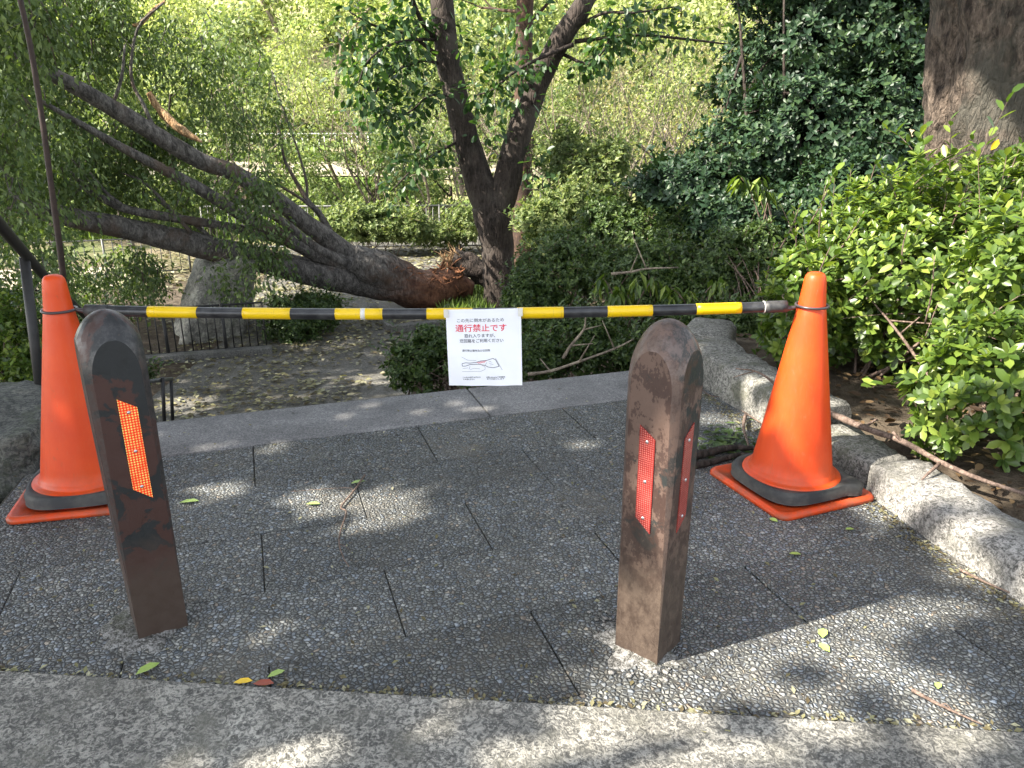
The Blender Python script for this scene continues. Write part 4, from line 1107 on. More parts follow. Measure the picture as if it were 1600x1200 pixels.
g.add(*leaves(np.array([tuple(P(1548, 235, 4.1) - O)]), np.array([[.3, -.3, .8]]), np.array([[0, -1, .2]]), 0.06, 'oval', 1.3)); g.build('stuck_leaf', M['leaf_yellow'], root)

# ------------------------------------------------------------------ hedge on the right (big leafy shrub)
hb = (2.3, 3.1, 0.05)
def E_(x, y, Y, rx, ry, rz):
    p = P(x, y, Y); k = mpp(p); return (tuple(p), (rx * k, ry * k, rz * k))
hed = [E_(1560, 615, 2.35, 135, 100, 128), E_(1260, 480, 3.3, 70, 60, 95), E_(1600, 430, 2.6, 110, 90, 110), ((2.05, 3.35, 0.52), (0.62, 0.55, 0.50)), ((2.55, 3.3, 0.58), (0.7, 0.62, 0.5)), ((1.72, 3.55, 0.42), (0.42, 0.45, 0.44)), ((2.5, 2.75, 0.42), (0.62, 0.5, 0.42)), ((2.2, 2.35, 0.22), (0.4, 0.36, 0.24)), ((3.1, 3.2, 0.62), (0.7, 0.7, 0.52)), ((2.05, 2.95, 0.32), (0.35, 0.3, 0.25)), ((2.9, 2.3, 0.3), (0.6, 0.5, 0.4))]
hroot = shrub('hedge_shrub', 'large bright green leafy shrub bulging over the kerb at the right', 'shrub', hed, hb, 'leaf_hedge', 6000, 0.06, 'oval', 9, None, 0.34, 0.1, 7, 60, 'twig', 0.75, 1.08, 0.008, -0.85, 220)
rng = np.random.default_rng(17); rn = random.Random(17); gl = Geo(); gs = Geo(); HB = Vector(hb)
shoots = [(1595, 225, 3.1), (1560, 300, 3.0), (1480, 300, 3.3), (1440, 285, 3.6), (1380, 270, 3.6), (1370, 250, 3.7), (1300, 275, 3.5), (1290, 290, 3.4), (1250, 320, 3.5), (1330, 265, 3.6), (1500, 290, 3.4), (1410, 260, 3.6), (1240, 330, 3.6), (1210, 380, 3.5), (1525, 260, 3.2), (1600, 290, 2.9), (1590, 500, 2.4), (1520, 430, 2.6), (1460, 400, 2.7), (1350, 330, 3.2), (1420, 350, 3.0), (1300, 380, 3.0), (1560, 380, 2.6), (1270, 560, 3.0), (1215, 570, 3.3), (1190, 500, 3.4), (1230, 450, 3.2)]
for x, y, Y in shoots:
    tip = P(x, y, Y); s = tip + Vector((rn.uniform(-.05, .05), rn.uniform(0, .08), -rn.uniform(.16, .28)))
    tube(gs, [s - HB, (s.lerp(tip, .5) + Vector((rn.uniform(-.01, .01), 0, 0))) - HB, tip - HB], [.004, .003, .0015], 5, 3)
    m = 11; ts = np.linspace(0.15, 1, m); pp = np.array([tuple(s.lerp(tip, t_) - HB) for t_ in ts])
    a = np.arange(m) * 2.4 + rn.uniform(0, 6); el = 0.5 + 0.6 * ts
    ax = np.stack([np.cos(a) * np.cos(el), np.sin(a) * np.cos(el), np.sin(el)], 1); nn = np.stack([-np.cos(a) * np.sin(el), -np.sin(a) * np.sin(el), np.cos(el)], 1)
    gl.add(*leaves(pp, ax, nn, 0.055 * (1.1 - 0.5 * ts), 'oval'))
gl.build('shoot_leaves', M['leaf_hedge'], hroot); gs.build('shoots', M['twig'], hroot)

# ------------------------------------------------------------------ camellias and shrubs
def E(x, y, Y, rx, ry=None, rz=None):
    """an ellipsoid whose middle is seen at pixel (x, y) at distance Y; radii in pixels across"""
    p = P(x, y, Y); k = mpp(p); return ((p.x, p.y, p.z), (rx * k, (ry if ry else rx) * k, (rz if rz else rx) * k))
def gz(x, y): return terrain(x, y)
cam_e = [E(1340, 60, 7.4, 150, 110, 110), E(1300, 210, 7.2, 150, 110, 100), E(1180, 250, 7.3, 110, 90, 70), E(1100, 300, 7.1, 100, 80, 55), E(1230, 130, 7.8, 110, 90, 80), E(1420, 200, 7.0, 110, 90, 130), E(1250, -60, 7.6, 130, 110, 100), E(1420, -80, 7.3, 150, 110, 110), E(1060, 290, 7.4, 70, 60, 30)]
shrub('camellia_tree', 'tall dark glossy evergreen filling the space left of the huge trunk', 'shrub', cam_e, (P(1300, 300, 7.4).x, 7.4, gz(3, 7.4)), 'leaf_camellia', 9000, 0.078, 'oval', 6, None, 0.4, 0.22, 12, 26, 'bark_dark', 0.2, 1.1, 0.03, -0.95, 260)
cam2 = [E(1240, 350, 6.6, 90, 70, 60), E(1330, 330, 6.3, 90, 70, 90), E(1130, 350, 6.7, 60, 60, 40)]
shrub('camellia_bush', 'low dark glossy bush in the gap between the undergrowth and the bright hedge', 'shrub', cam2, (P(1280, 400, 6.5).x, 6.5, gz(2.8, 6.5)), 'leaf_camellia', 2200, 0.085, 'oval', 6, None, 0.35, 0.1, 13, 14, 'bark_dark', 0.2, 1.1, 0.02)
SG = 'small-leaved shrubs on the slope behind the bar'
def low_shrub(label, es, seed, n=1500, size=0.045, mat='leaf_under', name='low_shrub', k=6, shape='dia', group=SG):
    c = es[0][0]; rq = random.Random(seed * 7); es = [(q, tuple(v * .86 for v in w_)) for q, w_ in es]
    for q, w_ in list(es):
        for i in range(5):
            th = rq.uniform(0, 6.28); ph = rq.uniform(0.0, 1.2); f = rq.uniform(.3, .55)
            es.append(((q[0] + w_[0] * math.cos(th) * math.cos(ph) * .85, q[1] + w_[1] * math.sin(th) * math.cos(ph) * .85, q[2] + w_[2] * math.sin(ph) * .85), (w_[0] * f, w_[1] * f, w_[2] * f)))
    return shrub(name, label, 'shrub', es, (c[0], c[1], gz(c[0], c[1]) - 0.02), mat, int(n * 1.05), size, shape, k, group, 0.5, 0.22, seed, 16, 'twig', 0.35, 1.05, 0.009, -0.9, 130)
low_shrub('dense small-leaved shrub right behind the bar, right of the forked trunk', [E(880, 430, 6.4, 75, 60, 75), E(830, 480, 6.2, 50, 45, 60)], 51, 2400)
low_shrub('dark shrub behind the bar above the right bollard', [E(1010, 460, 5.6, 95, 60, 85), E(1090, 480, 5.3, 70, 60, 75)], 52, 3000, 0.042)
low_shrub('shaded shrub between the right bollard and the bright hedge', [E(1160, 440, 5.4, 80, 60, 90), E(1170, 530, 4.6, 70, 50, 55)], 53, 2600, 0.042)
low_shrub('lighter shrub further up the slope beyond the bar', [E(980, 370, 7.2, 95, 70, 55), E(1090, 390, 6.8, 80, 60, 60)], 54, 2400, 0.05)
low_shrub('low tangled shrub at the far edge of the coping beside the notice', [E(900, 540, 4.7, 95, 50, 55), E(830, 560, 4.5, 60, 45, 40)], 55, 2300, 0.04)
low_shrub('low shrub hugging the far end of the curved kerb stone', [E(1010, 555, 4.6, 70, 45, 45), E(1110, 520, 4.7, 60, 40, 45)], 56, 1500, 0.04)
low_shrub('rounded bush just past the coping left of the notice', [E(650, 575, 4.9, 50, 45, 45), E(690, 545, 5.0, 45, 40, 40), E(735, 570, 4.8, 45, 40, 40)], 57, 1900, 0.045)
low_shrub('small bright bush at the foot of the forked tree behind the bar', [E(860, 350, 9.5, 55, 50, 45), E(905, 330, 9.8, 50, 45, 45)], 58, 1600, 0.07, 'leaf_mid')
low_shrub('pale sunlit shrub to the right of the straight reddish trunk', [E(940, 280, 10.5, 60, 50, 65), E(890, 260, 10.8, 45, 45, 50)], 59, 1700, 0.08, 'leaf_mid')
low_shrub('dark bush under the fallen limbs beside the low black railing', [E(455, 505, 8.9, 55, 45, 48), E(500, 490, 9.2, 35, 40, 30)], 60, 2000, 0.055)
low_shrub('clipped hedge of yellow-green leaves in front of the long grey railing', [E(545, 352, 14.9, 45, 35, 32), E(600, 352, 14.9, 45, 35, 32), E(640, 358, 14.9, 35, 35, 26)], 61, 2600, 0.1, 'leaf_mid', 'clipped_hedge')
low_shrub('yellow-green bush behind the handrail at the left edge', [E(20, 540, 4.2, 85, 60, 95), E(-60, 520, 4.0, 90, 60, 110), E(55, 590, 4.0, 45, 40, 50)], 62, 2600, 0.045, 'leaf_hedge')
low_shrub('dim bush behind the left cone and handrail post', [E(120, 560, 5.6, 70, 50, 60), E(190, 590, 5.4, 50, 40, 35)], 63, 1400, 0.045)
low_shrub('thin bush growing against the far railing near the broken stump', [E(690, 370, 15.2, 55, 35, 22), E(745, 345, 15.2, 45, 35, 28)], 64, 900, 0.09, 'leaf_mid')

# drooping long-leaved plants behind the bar
rn = random.Random(8)
for i, (x, y, Y, lab) in enumerate([(1085, 465, 4.9, 'drooping long-leaved plant just above the bar near the right bollard'), (985, 450, 5.1, 'drooping long-leaved plant with yellowish tips above the bar, second from the right'), (1190, 300, 6.2, 'yellowing drooping shoot against the dark glossy evergreen')]):
    o = empty('drooping_plant', P(x, y + 60, Y)); tag(o, lab, 'plant', 'drooping long-leaved plants'); g = Geo(); rng = np.random.default_rng(80 + i)
    g2 = Geo()
    for k in range(5):
        b0 = Vector((rn.uniform(-.1, .1), 0, 0)); tp = P(x + rn.uniform(-45, 45), y + rn.uniform(-25, 10), Y) - o.location
        tube(g2, [b0, b0.lerp(tp, .6) + Vector((0, 0, .05)), tp], [.006, .004, .002], 5, 3)
        m = 12; a = rng.uniform(0, 6.28, m); ax = np.stack([np.cos(a) * .55, np.sin(a) * .55, rng.uniform(-1.0, -.2, m)], 1); nn = np.stack([np.cos(a), np.sin(a), np.full(m, .6)], 1)
        g.add(*leaves(np.repeat([tuple(tp)], m, 0) + rng.normal(size=(m, 3)) * 0.02, ax, nn, rng.uniform(.09, .16, m), 'long', 1.2))
    g.build('leaves', M['leaf_hedge'], o); g2.build('stems', M['twig'], o)

# ------------------------------------------------------------------ background wood
def proto_tree(seed, H, mat, bark, leaf=0.13, per=9, kids=(2, 3), depth=4, r=0.09, spread=0.65, lean=0.15, clump=0.34, multi=1):
    rnd = random.Random(seed); g = Geo(); tips = []
    for m in range(multi):
        a = rnd.uniform(0, 6.28)
        grow(rnd, g, tips, Vector((0, 0, -0.2)), Vector((math.cos(a) * lean * (1 + m), math.sin(a) * lean * (1 + m), 1)), H * 0.33, r, depth, spread, 0.12, 7, kids)
    rng = np.random.default_rng(seed); gl = Geo()
    leaf_cloud(gl, rng, [tuple(p) for p in tips], leaf, per, clump, 'dia', 0.35, width=1.1)
    root = empty('woodland_tree', (0, 0, 0))
    g.build('trunk', M[bark], root); gl.build('crown', M[mat], root)
    return root
used = set()
def place(proto, loc, rz, s, label, group, cat='tree', name=None):
    if proto.name not in used:
        used.add(proto.name); r = proto
    else:
        r = proto.copy(); COL.objects.link(r)
        for ch in list(proto.children):
            c = ch.copy(); COL.objects.link(c); c.parent = r
    r.location = loc; r.rotation_euler = (0, 0, rz); r.scale = (s, s, s)
    tag(r, label, cat, group)
    return r
protos = {
    'sun': proto_tree(101, 6.0, 'leaf_sun', 'bark_light', 0.13, 11, (2, 3), 4, 0.09, 0.8, 0.2, 0.38),
    'mid': proto_tree(102, 5.5, 'leaf_mid', 'bark_dark', 0.13, 11, (2, 3), 4, 0.09, 0.8, 0.3, 0.38),
    'tan': proto_tree(103, 5.0, 'leaf_tan', 'bark_light', 0.09, 3, (2, 3), 4, 0.06, 0.6, 0.35, 0.3, 2),
    'sun2': proto_tree(104, 5.5, 'leaf_sun', 'bark_dark', 0.15, 10, (2, 3), 4, 0.08, 0.9, 0.3, 0.42, 2),
    'small': proto_tree(105, 3.2, 'leaf_mid', 'bark_dark', 0.10, 9, (2, 3), 4, 0.05, 0.7, 0.4, 0.24, 2),
}
protos['bare'] = proto_tree(106, 6.5, 'leaf_mid', 'bark_light', 0.085, 2, (2, 3), 3, 0.045, 0.45, 0.25, 0.3, 3)
GT = 'sunlit woodland trees beyond the railing'
LBL = {'sun': 'sunlit yellow-green woodland tree beyond the railing', 'mid': 'mid green woodland tree beyond the railing', 'tan': 'thin pale-stemmed tree with tan leaves on the slope', 'sun2': 'broad pale green multi-stemmed tree on the far slope', 'small': 'small dark-stemmed leaning tree near the railing', 'bare': 'slender pale-stemmed sapling with few leaves in the bright clearing'}
specs = []
rn = random.Random(77)
# near ones set one by one: (px at base, distance, kind, scale)
for px, Y, kind, s in [(925, 12.5, 'bare', .8), (965, 13.5, 'bare', .9), (1005, 12.2, 'bare', .8), (1040, 13.2, 'bare', .95), (1085, 14, 'bare', 1.0), (880, 14.5, 'bare', .9), (560, 19.5, 'bare', 1.0), (1130, 12.5, 'bare', .8), (590, 17.5, 'small', 1.0), (640, 18.5, 'small', 1.1), (700, 19, 'small', 1.2), (400, 17.5, 'bare', 0.9), (610, 18, 'bare', .9), (670, 17.5, 'bare', .9), (740, 18.5, 'bare', .9), (330, 17, 'mid', 0.85), (210, 16, 'sun', 0.8), (90, 15, 'mid', 0.8), (960, 17, 'tan', 0.9), (1020, 14.5, 'tan', 0.8), (900, 19, 'sun', 0.8), (1100, 16, 'tan', 0.95), (1180, 13.5, 'small', 1.1), (760, 21, 'sun', 0.8), (850, 16, 'small', 1.0), (1060, 20, 'sun2', 0.9)]:
    specs.append((kind, px, Y, s))
for Y, n, ks in ((24, 10, ('sun', 'mid', 'tan')), (30, 12, ('sun', 'sun2', 'sun', 'mid')), (37, 13, ('sun2', 'sun', 'sun')), (45, 14, ('sun2', 'sun')), (54, 14, ('sun2', 'sun'))):
    for i in range(n):
        px = -150 + (1500 if Y > 26 else 1350) * (i + rn.uniform(.1, .9)) / n
        if Y < 40 and 360 < px < 640: continue
        specs.append((rn.choice(ks), px, Y + rn.uniform(-2, 2), rn.uniform(0.95, 1.35) * (1 + (Y - 24) * 0.03)))
for kind, px, Y, s in specs:
    X = (px - 800) / FPX * (Y * math.cos(PITCH) + 2.5 * math.sin(PITCH))
    place(protos[kind], (X, Y, gz(X, Y) - 0.05), rn.uniform(0, 6.28), s, LBL[kind], {'sun': 'sunlit yellow-green woodland trees', 'mid': 'mid green woodland trees', 'tan': 'thin tan-leaved trees', 'sun2': 'broad pale green trees on the far slope', 'small': 'small leaning trees near the railing', 'bare': 'slender pale-stemmed saplings'}[kind])
# undergrowth masses further back
def proto_bush(seed, mat, n=700, size=0.12):
    rng = np.random.default_rng(seed)
    ells = [((0, 0, .45), (.75, .75, .55)), ((.6, .2, .3), (.5, .5, .4)), ((-.55, -.1, .35), (.55, .5, .42))]
    p, nn = shell_points(rng, ells, n, 0.45, 0.15, -0.5); ax = nn + rand_dirs(rng, len(p)) * .6; ax[:, 2] += .3
    g = Geo(); rosettes(g, rng, p, ax, size, 6, 'dia', 1.1)
    r = empty('bush', (0, 0, 0)); g.build('foliage', M[mat], r)
    g = Geo(); rd = random.Random(seed)
    for i in range(10):
        q = Vector(p[rd.randrange(len(p))]); tube(g, [Vector((0, 0, -.1)), q * .5 + Vector((0, 0, .1)), q], [.02, .012, .004], 4, 3)
    g.build('stems', M['twig'], r)
    return r
bp = {'sun': proto_bush(201, 'leaf_sun', 750, .13), 'mid': proto_bush(202, 'leaf_mid', 750, .12)}
BL_ = {'sun': ('pale yellow-green bush on the sunlit far ground', 'pale bushes on the far ground'), 'mid': ('mid green bush among the woodland trees', 'mid green bushes among the trees')}
for Y, n, s0 in ((14.5, 5, .6), (17.5, 9, .8), (20.5, 10, .9), (24, 9, 1.0), (29.5, 13, 1.3), (34, 14, 1.6), (40, 14, 2.0), (48, 13, 2.5), (58, 12, 3.0)):
    for i in range(n):
        px = (-120 if Y > 15 else 800) + (1420 if Y > 15 else 330) * (i + rn.uniform(.1, .9)) / n
        if 370 < px < 650 and 16.5 < Y < 36: continue
        if 500 < px < 760 and Y < 17: continue
        if 870 < px < 1130 and Y < 22: continue
        X = (px - 800) / FPX * (Y * .9455 + .8); yy = Y + rn.uniform(-1.2, 1.2)
        kd = 'sun' if rn.random() < (.35 if Y < 22 else .65) else 'mid'
        place(bp[kd], (X, yy, gz(X, yy)), rn.uniform(0, 6.28), s0 * rn.uniform(.8, 1.25), BL_[kd][0], BL_[kd][1], 'bush')

# grass
rng = np.random.default_rng(90)
def grass(name, pts, size, mat='grass'):
    n = len(pts); ax = rng.normal(size=(n, 3)) * .45; ax[:, 2] = 1; nn = rand_dirs(rng, n)
    g = Geo(); g.add(*leaves(pts, ax, nn, size * rng.uniform(.6, 1.3, n), 'long', 0.8)); return tag(g.build(name, M[mat]), None, None, None, 'stuff')
def scatter(n, x0, x1, y0, y1, cond=None, dz=0.0):
    x = rng.uniform(x0, x1, n); y = rng.uniform(y0, y1, n)
    return np.array([(a, b_, terrain(a, b_) + dz) for a, b_ in zip(x, y) if cond is None or cond(a, b_)])
grass('lawn_grass', scatter(12000, -14, -2, 16.5, 24.3), 0.22)
grass('far_lawn_grass', scatter(9000, -16, -3, 29.2, 34), 0.26)
grass('grass_tuft', np.concatenate([scatter(1200, -.95, -.25, 9.9, 10.9), scatter(500, -.6, .4, 10.2, 11.6)]), 0.2)
# leaf litter
def litter(name, pts, size, mat, shape='dia'):
    n = len(pts); a = rng.uniform(0, 6.28, n); ax = np.stack([np.cos(a), np.sin(a), rng.uniform(-.1, .25, n)], 1); nn = rng.normal(size=(n, 3)) * .3; nn[:, 2] = 1
    p = pts.copy(); p[:, 2] += 0.008
    g = Geo(); g.add(*leaves(p, ax, nn, size * rng.uniform(.5, 1.25, n), shape, 1.1)); return tag(g.build(name, M[mat]), None, None, None, 'stuff')
def clump(a, b_): return mnoise.noise(Vector((a * 1.1, b_ * 1.1, 7))) + 0.25 > rng.uniform(-.3, .6)
litter('fallen_leaves', scatter(10000, -4.5, -.3, 5.4, 12, clump, 0.03), 0.068, 'litter')
litter('far_fallen_leaves', scatter(5000, -7, 1.5, 11.5, 16, None, 0.03), 0.1, 'litter')
litter('bank_leaf_litter', scatter(4500, 1.25, 4, 1.0, 5.0, lambda a, b_: a > kerb_x(b_) + 0.25, 0.01), 0.042, 'litter_brown', 'oval')

# ------------------------------------------------------------------ small things on the paving
def flat_leaf(x, y, z, size, rz, mat, label, cat='leaf', group='single leaves lying on the paving', curl=0.15):
    o_ = np.array([[0, 0, 0.0]]); g = Geo()
    g.add(*leaves(o_, np.array([[1, 0, curl * .4]]), np.array([[0, curl, 1.0]]), size, 'oval', 1.35))
    o = g.build('fallen_leaf', M[mat]); p = G(x, y, z) if z is not None else None
    o.location = p + Vector((0, 0, 0.006)); o.rotation_euler = (0, 0, rz)
    return tag(o, label, cat, group)
for a in [(212, 1058, 0, .055, .9, 'leaf_green', 'pale green leaf in the broken corner in front of the left bollard'),
          (478, 790, 0, .045, .1, 'leaf_green', 'pale green leaf left of the long twig on the paving'),
          (1232, 868, 0, .035, .0, 'leaf_green', 'small pale leaf on the shaded paving in front of the right cone'),
          (1285, 1000, 0, .04, 1.2, 'leaf_green', 'crumpled green leaf on the sun-dappled paving right of the right bollard'),
          (1296, 1022, 0, .035, 1.9, 'leaf_green', 'lower crumpled green leaf of the pair right of the right bollard'),
          (1384, 795, 0, .04, -.6, 'leaf_green', 'yellow-green leaf at the corner of the right cone base'),
          (365, 1070, 0, .04, .2, 'leaf_yellow', 'bright yellow leaf caught in the notch of the front step'),
          (395, 1072, 0, .045, .1, 'leaf_red', 'dark red leaf caught in the notch of the front step'),
          (418, 1062, 0, .04, .7, 'leaf_green', 'green leaf poking out of the notch of the front step'),
          (1108, 606, 0, .05, .4, 'leaf_yellow', 'curled orange-yellow leaf by the curved kerb stone'),
          (1465, 1080, 0, .025, 1.1, 'leaf_green', 'tiny yellow-green leaf near the front step on the right'),
          (280, 788, 0, .06, .3, 'leaf_green', 'green leaf beside the left bollard on the paving'),
          (548, 758, 0, .05, .5, 'leaf_green', 'green leaf lying across the top of the long twig'),
          (1320, 830, 0, .03, .2, 'leaf_green', 'small green leaf in front of the base of the right cone'),
          (1215, 818, 0, .03, 2.2, 'leaf_green', 'small leaf touching the front corner of the right cone base')]:
    flat_leaf(*a)
def twig(label, pts, w, z=0.008, mat='twig', forks=(), name='twig', cat='twig'):
    q = [G(x, y, zz_) for (x, y, zz_) in [(p + (z,))[:3] for p in pts]]
    root = q[0].copy(); g = Geo(); tube(g, [p - root for p in q], [w * (1 - .6 * i / (len(q) - 1)) for i in range(len(q))], 7, 5, lump=.25, lump_scale=40)
    for f in forks:
        fq = [G(x, y, zz_) for (x, y, zz_) in [(p + (z,))[:3] for p in f]]; tube(g, [p - root for p in fq], [w * .5, w * .35] + [w * .2] * (len(fq) - 2), 5, 4)
    o = g.build(name, M[mat]); o.location = root
    return tag(o, label, cat, 'twigs and branches on the ground')
twig('long crooked reddish twig lying in the middle of the paving', [(570, 742), (552, 768), (533, 792), (541, 800), (532, 830), (530, 850), (537, 872), (545, 885)], .0034, forks=[[(552, 768), (540, 762), (455, 768)], [(530, 850), (542, 855), (548, 862)]])
twig('thin reddish stick on the sunlit paving near the front step', [(1425, 1078), (1470, 1102), (1535, 1132)], .0045, forks=[[(1470, 1102), (1478, 1100), (1490, 1112)]])
twig('thick broken branch lying behind the right cone base', [(1075, 714, .02), (1105, 708, .02), (1140, 700, .02), (1190, 700, .02)], .02, mat='bark_dark', name='broken_branch', cat='branch')
twig('second thick branch tucked under the first behind the right cone', [(1078, 728, .015), (1110, 722, .015), (1150, 712, .015), (1185, 710, .015)], .016, mat='bark_dark', name='broken_branch', cat='branch')
twig('short upright curved twig by the branches behind the right cone', [(1165, 648, .02), (1162, 668, .03), (1170, 698, .02)], .008)
twig('thin twig running across the paving between the bollard and the curved kerb', [(1095, 590), (1130, 620), (1165, 645), (1200, 668)], .005, forks=[[(1130, 620), (1110, 618), (1085, 600)]])
twig('long pale branch resting along the top of the kerb below the hedge', [(1295, 645, .12), (1350, 668, .13), (1410, 690, .14), (1470, 722, .14), (1530, 748, .13), (1610, 775, .12)], .013, name='broken_branch', cat='branch', forks=[[(1350, 668, .13), (1370, 655, .15)], [(1470, 722, .14), (1450, 740, .12), (1440, 750, .11)], [(1410, 690, .14), (1395, 675, .17)]])
twig('bare forked twig arching over the curved kerb beside the right cone', [(1222, 618, .18), (1205, 595, .24), (1180, 580, .26), (1150, 576, .25)], .006, forks=[[(1180, 580, .26), (1160, 585, .23), (1145, 590, .2)]])
twig('thin dry twig along the gutter of the long granite kerb', [(1500, 890), (1545, 912), (1600, 935)], .004)
# bare branches in the undergrowth just beyond the coping
def dead(label, pts, Y, w):
    q = [P(x, y, Y) for x, y in pts]; r0 = q[0].copy(); g = Geo(); tube(g, [p - r0 for p in q], [mpp(q[0]) * w / 2 * (1 - .6 * i / (len(q) - 1)) for i in range(len(q))], 7, 4, lump=.15, lump_scale=20)
    rr_ = random.Random(int(pts[0][0]))
    for i in range(1, len(q) - 1):
        e = q[i] + Vector((rr_.uniform(-.12, .12), rr_.uniform(-.1, .1), rr_.uniform(-.02, .2))); tube(g, [q[i] - r0, e - r0], [.006, .002], 5, 1)
    o = g.build('dead_branch', M['bark_light']); o.location = r0; tag(o, label, 'branch', 'bare branches in the undergrowth')
dead('long bare grey branch lying in the undergrowth right of the notice', [(825, 585), (860, 580), (905, 565), (960, 545), (990, 530)], 4.05, 6)
dead('bare forked branch in the undergrowth between notice and right bollard', [(880, 560), (892, 540), (912, 515), (915, 495)], 4.3, 6)
dead('pale bare twig above the bar in the dark shrubs', [(955, 428), (985, 425), (1010, 420), (1060, 418)], 4.8, 5)
# broken corner and gravel by the bollards
def gravel(name, pts, s, mat):
    g = Geo(); rr_ = random.Random(len(pts))
    for p in pts:
        bm = bmesh.new(); bmesh.ops.create_icosphere(bm, subdivisions=1, radius=rr_.uniform(.4, 1) * s)
        for v in bm.verts: v.co = Vector((v.co.x * rr_.uniform(.8, 1.2), v.co.y, v.co.z * .6)) + p
        g.add([tuple(v.co) for v in bm.verts], [], [[v.index for v in f.verts] for f in bm.faces]); bm.free()
    return tag(g.build(name, M[mat]), None, None, None, 'stuff')
rr_ = random.Random(2)
def collar(c, r, seed):
    g = Geo(); rings = 5; sg = 64; V = [(c[0], c[1], .0035)]
    for i in range(1, rings + 1):
        for k in range(sg):
            a = 2 * math.pi * k / sg; w = 1 + .6 * mnoise.noise(Vector((math.cos(a) * 2.2, math.sin(a) * 2.2, seed))) + .12 * mnoise.noise(Vector((math.cos(a) * 8, math.sin(a) * 8, seed)))
            q = i / rings; V.append((c[0] + r * w * q * math.cos(a), c[1] + r * w * q * math.sin(a), .0075 * (1 - q ** 3) + .0025 * mnoise.noise(Vector((a * 9, q * 8, seed))) - (.004 if i == rings else 0)))
    T = [(0, 1 + k, 1 + (k + 1) % sg) for k in range(sg)]; Q = [(1 + (i - 1) * sg + k, 1 + i * sg + k, 1 + i * sg + (k + 1) % sg, 1 + (i - 1) * sg + (k + 1) % sg) for i in range(1, rings) for k in range(sg)]
    g.add(V, Q, T); tag(g.build('mortar_patch', M['mortar']), None, None, None, 'structure')
M['mortar'] = speckle('old_mortar', (0.05, 0.048, 0.042), (0.13, 0.125, 0.112), (0.34, 0.33, 0.31), 90, 0.9, (0.07, 0.075, 0.045))
collar((.30, 1.475), .098, 1.7); collar((-.875, 1.55), .105, 4.3)
def near(x, y, n, dx, dy): return [G(x + rr_.gauss(0, dx), y + rr_.gauss(0, dy), .003) for i in range(n)]
gravel('gravel', near(202, 985, 26, 7, 14) + near(235, 1003, 10, 9, 4) + near(1025, 1052, 14, 30, 5) + near(935, 965, 16, 12, 8), .008, 'granite')
# moss and debris specks in joints and along kerbs
g = Geo(); pts = []
for i in range(900):
    y_ = rng.uniform(1.2, 3.2); pts.append((kerb_x(y_) - abs(rng.normal() * .03) - .01, y_, .002))
for i in range(420):
    x_ = rng.uniform(-1.3, 1.3); pts.append((x_, front_y(x_) + abs(rng.normal() * .012), .002))
for i in range(520):
    pts.append(tuple(uv(rng.uniform(-.9, 1.4), rng.uniform(1.0, 3.1), .002)))
pts = np.array(pts); n = len(pts); a = rng.uniform(0, 6.28, n)
g.add(*leaves(pts, np.stack([np.cos(a), np.sin(a), rng.uniform(0, .5, n)], 1), rand_dirs(rng, n) * .4 + np.array([0, 0, 1.]), rng.uniform(.006, .02, n), 'dia'))
tag(g.build('leaf_debris', M['litter']), None, None, None, 'stuff')
# debris pile behind the cone on the paving
pts = np.array([tuple(G(rng.normal(1135, 28), rng.normal(690, 14), .01)) for i in range(140)]); n = len(pts); a = rng.uniform(0, 6.28, n); g = Geo()
g.add(*leaves(pts, np.stack([np.cos(a), np.sin(a), rng.uniform(-.1, .3, n)], 1), rand_dirs(rng, n) * .4 + np.array([0, 0, 1.]), rng.uniform(.02, .05, n), 'oval', .8))
tag(g.build('leaf_pile_leaves', M['leaf_under']), None, None, None, 'stuff')

# ------------------------------------------------------------------ overhanging trees that shade the paving (they stand left of the view)
def G2(x, y): q = G(x, y); return (q.x, q.y)
LIT = [  # lit patches on the paving, in photo pixels: x, y, rx, ry
    (605, 800, 75, 30), (470, 775, 70, 22), (340, 772, 45, 16), (640, 775, 50, 16), (200, 950, 60, 10), (700, 690, 30, 8), (760, 640, 50, 8), (420, 700, 50, 9), (1090, 655, 50, 10), (1130, 860, 40, 10), (1030, 575, 30, 8), (640, 690, 45, 6), (900, 690, 40, 8), (560, 650, 30, 8),
    (1420, 1030, 130, 34), (1250, 1090, 120, 22), (1000, 1080, 60, 20), (1540, 1120, 80, 20), (980, 1150, 170, 45), (760, 1165, 180, 30), (1380, 1170, 120, 24), (1180, 1180, 80, 20), (420, 1190, 70, 14), (1060, 1085, 90, 22), (500, 1185, 60, 18), (1120, 1060, 110, 14), (1040, 1085, 60, 16), (1200, 1085, 60, 22), (1180, 1000, 60, 14), (1330, 1010, 70, 22), (1470, 1040, 70, 30), (1400, 1100, 60, 12),
    (1530, 1180, 90, 30), (1300, 1175, 50, 20), (1240, 960, 55, 12), (1340, 930, 80, 10), (1450, 945, 60, 14), (1560, 960, 60, 30), (1450, 850, 90, 26), (1380, 800, 60, 26), (1560, 890, 60, 30), (990, 960, 26, 60), (1100, 690, 30, 8), (1180, 660, 40, 12), (1240, 640, 30, 14), (1180, 1110, 80, 18), (1260, 1050, 70, 14), (1390, 1010, 60, 14), (1530, 1090, 60, 20), (1440, 1160, 60, 16), (1120, 1165, 60, 16), (1500, 990, 50, 14), (1060, 1120, 70, 12), (870, 1130, 50, 10), (640, 1160, 50, 12), (1290, 965, 40, 8), (1380, 970, 50, 8), (1540, 860, 50, 16), (1480, 800, 60, 20),
]
LITG = []
for x, y, rx, ry in LIT:
    c = G(x, y); e = G(x + rx, y); f = G(x, y - ry); LITG.append((c.x, c.y, abs(e.x - c.x), max(0.03, abs(f.y - c.y))))
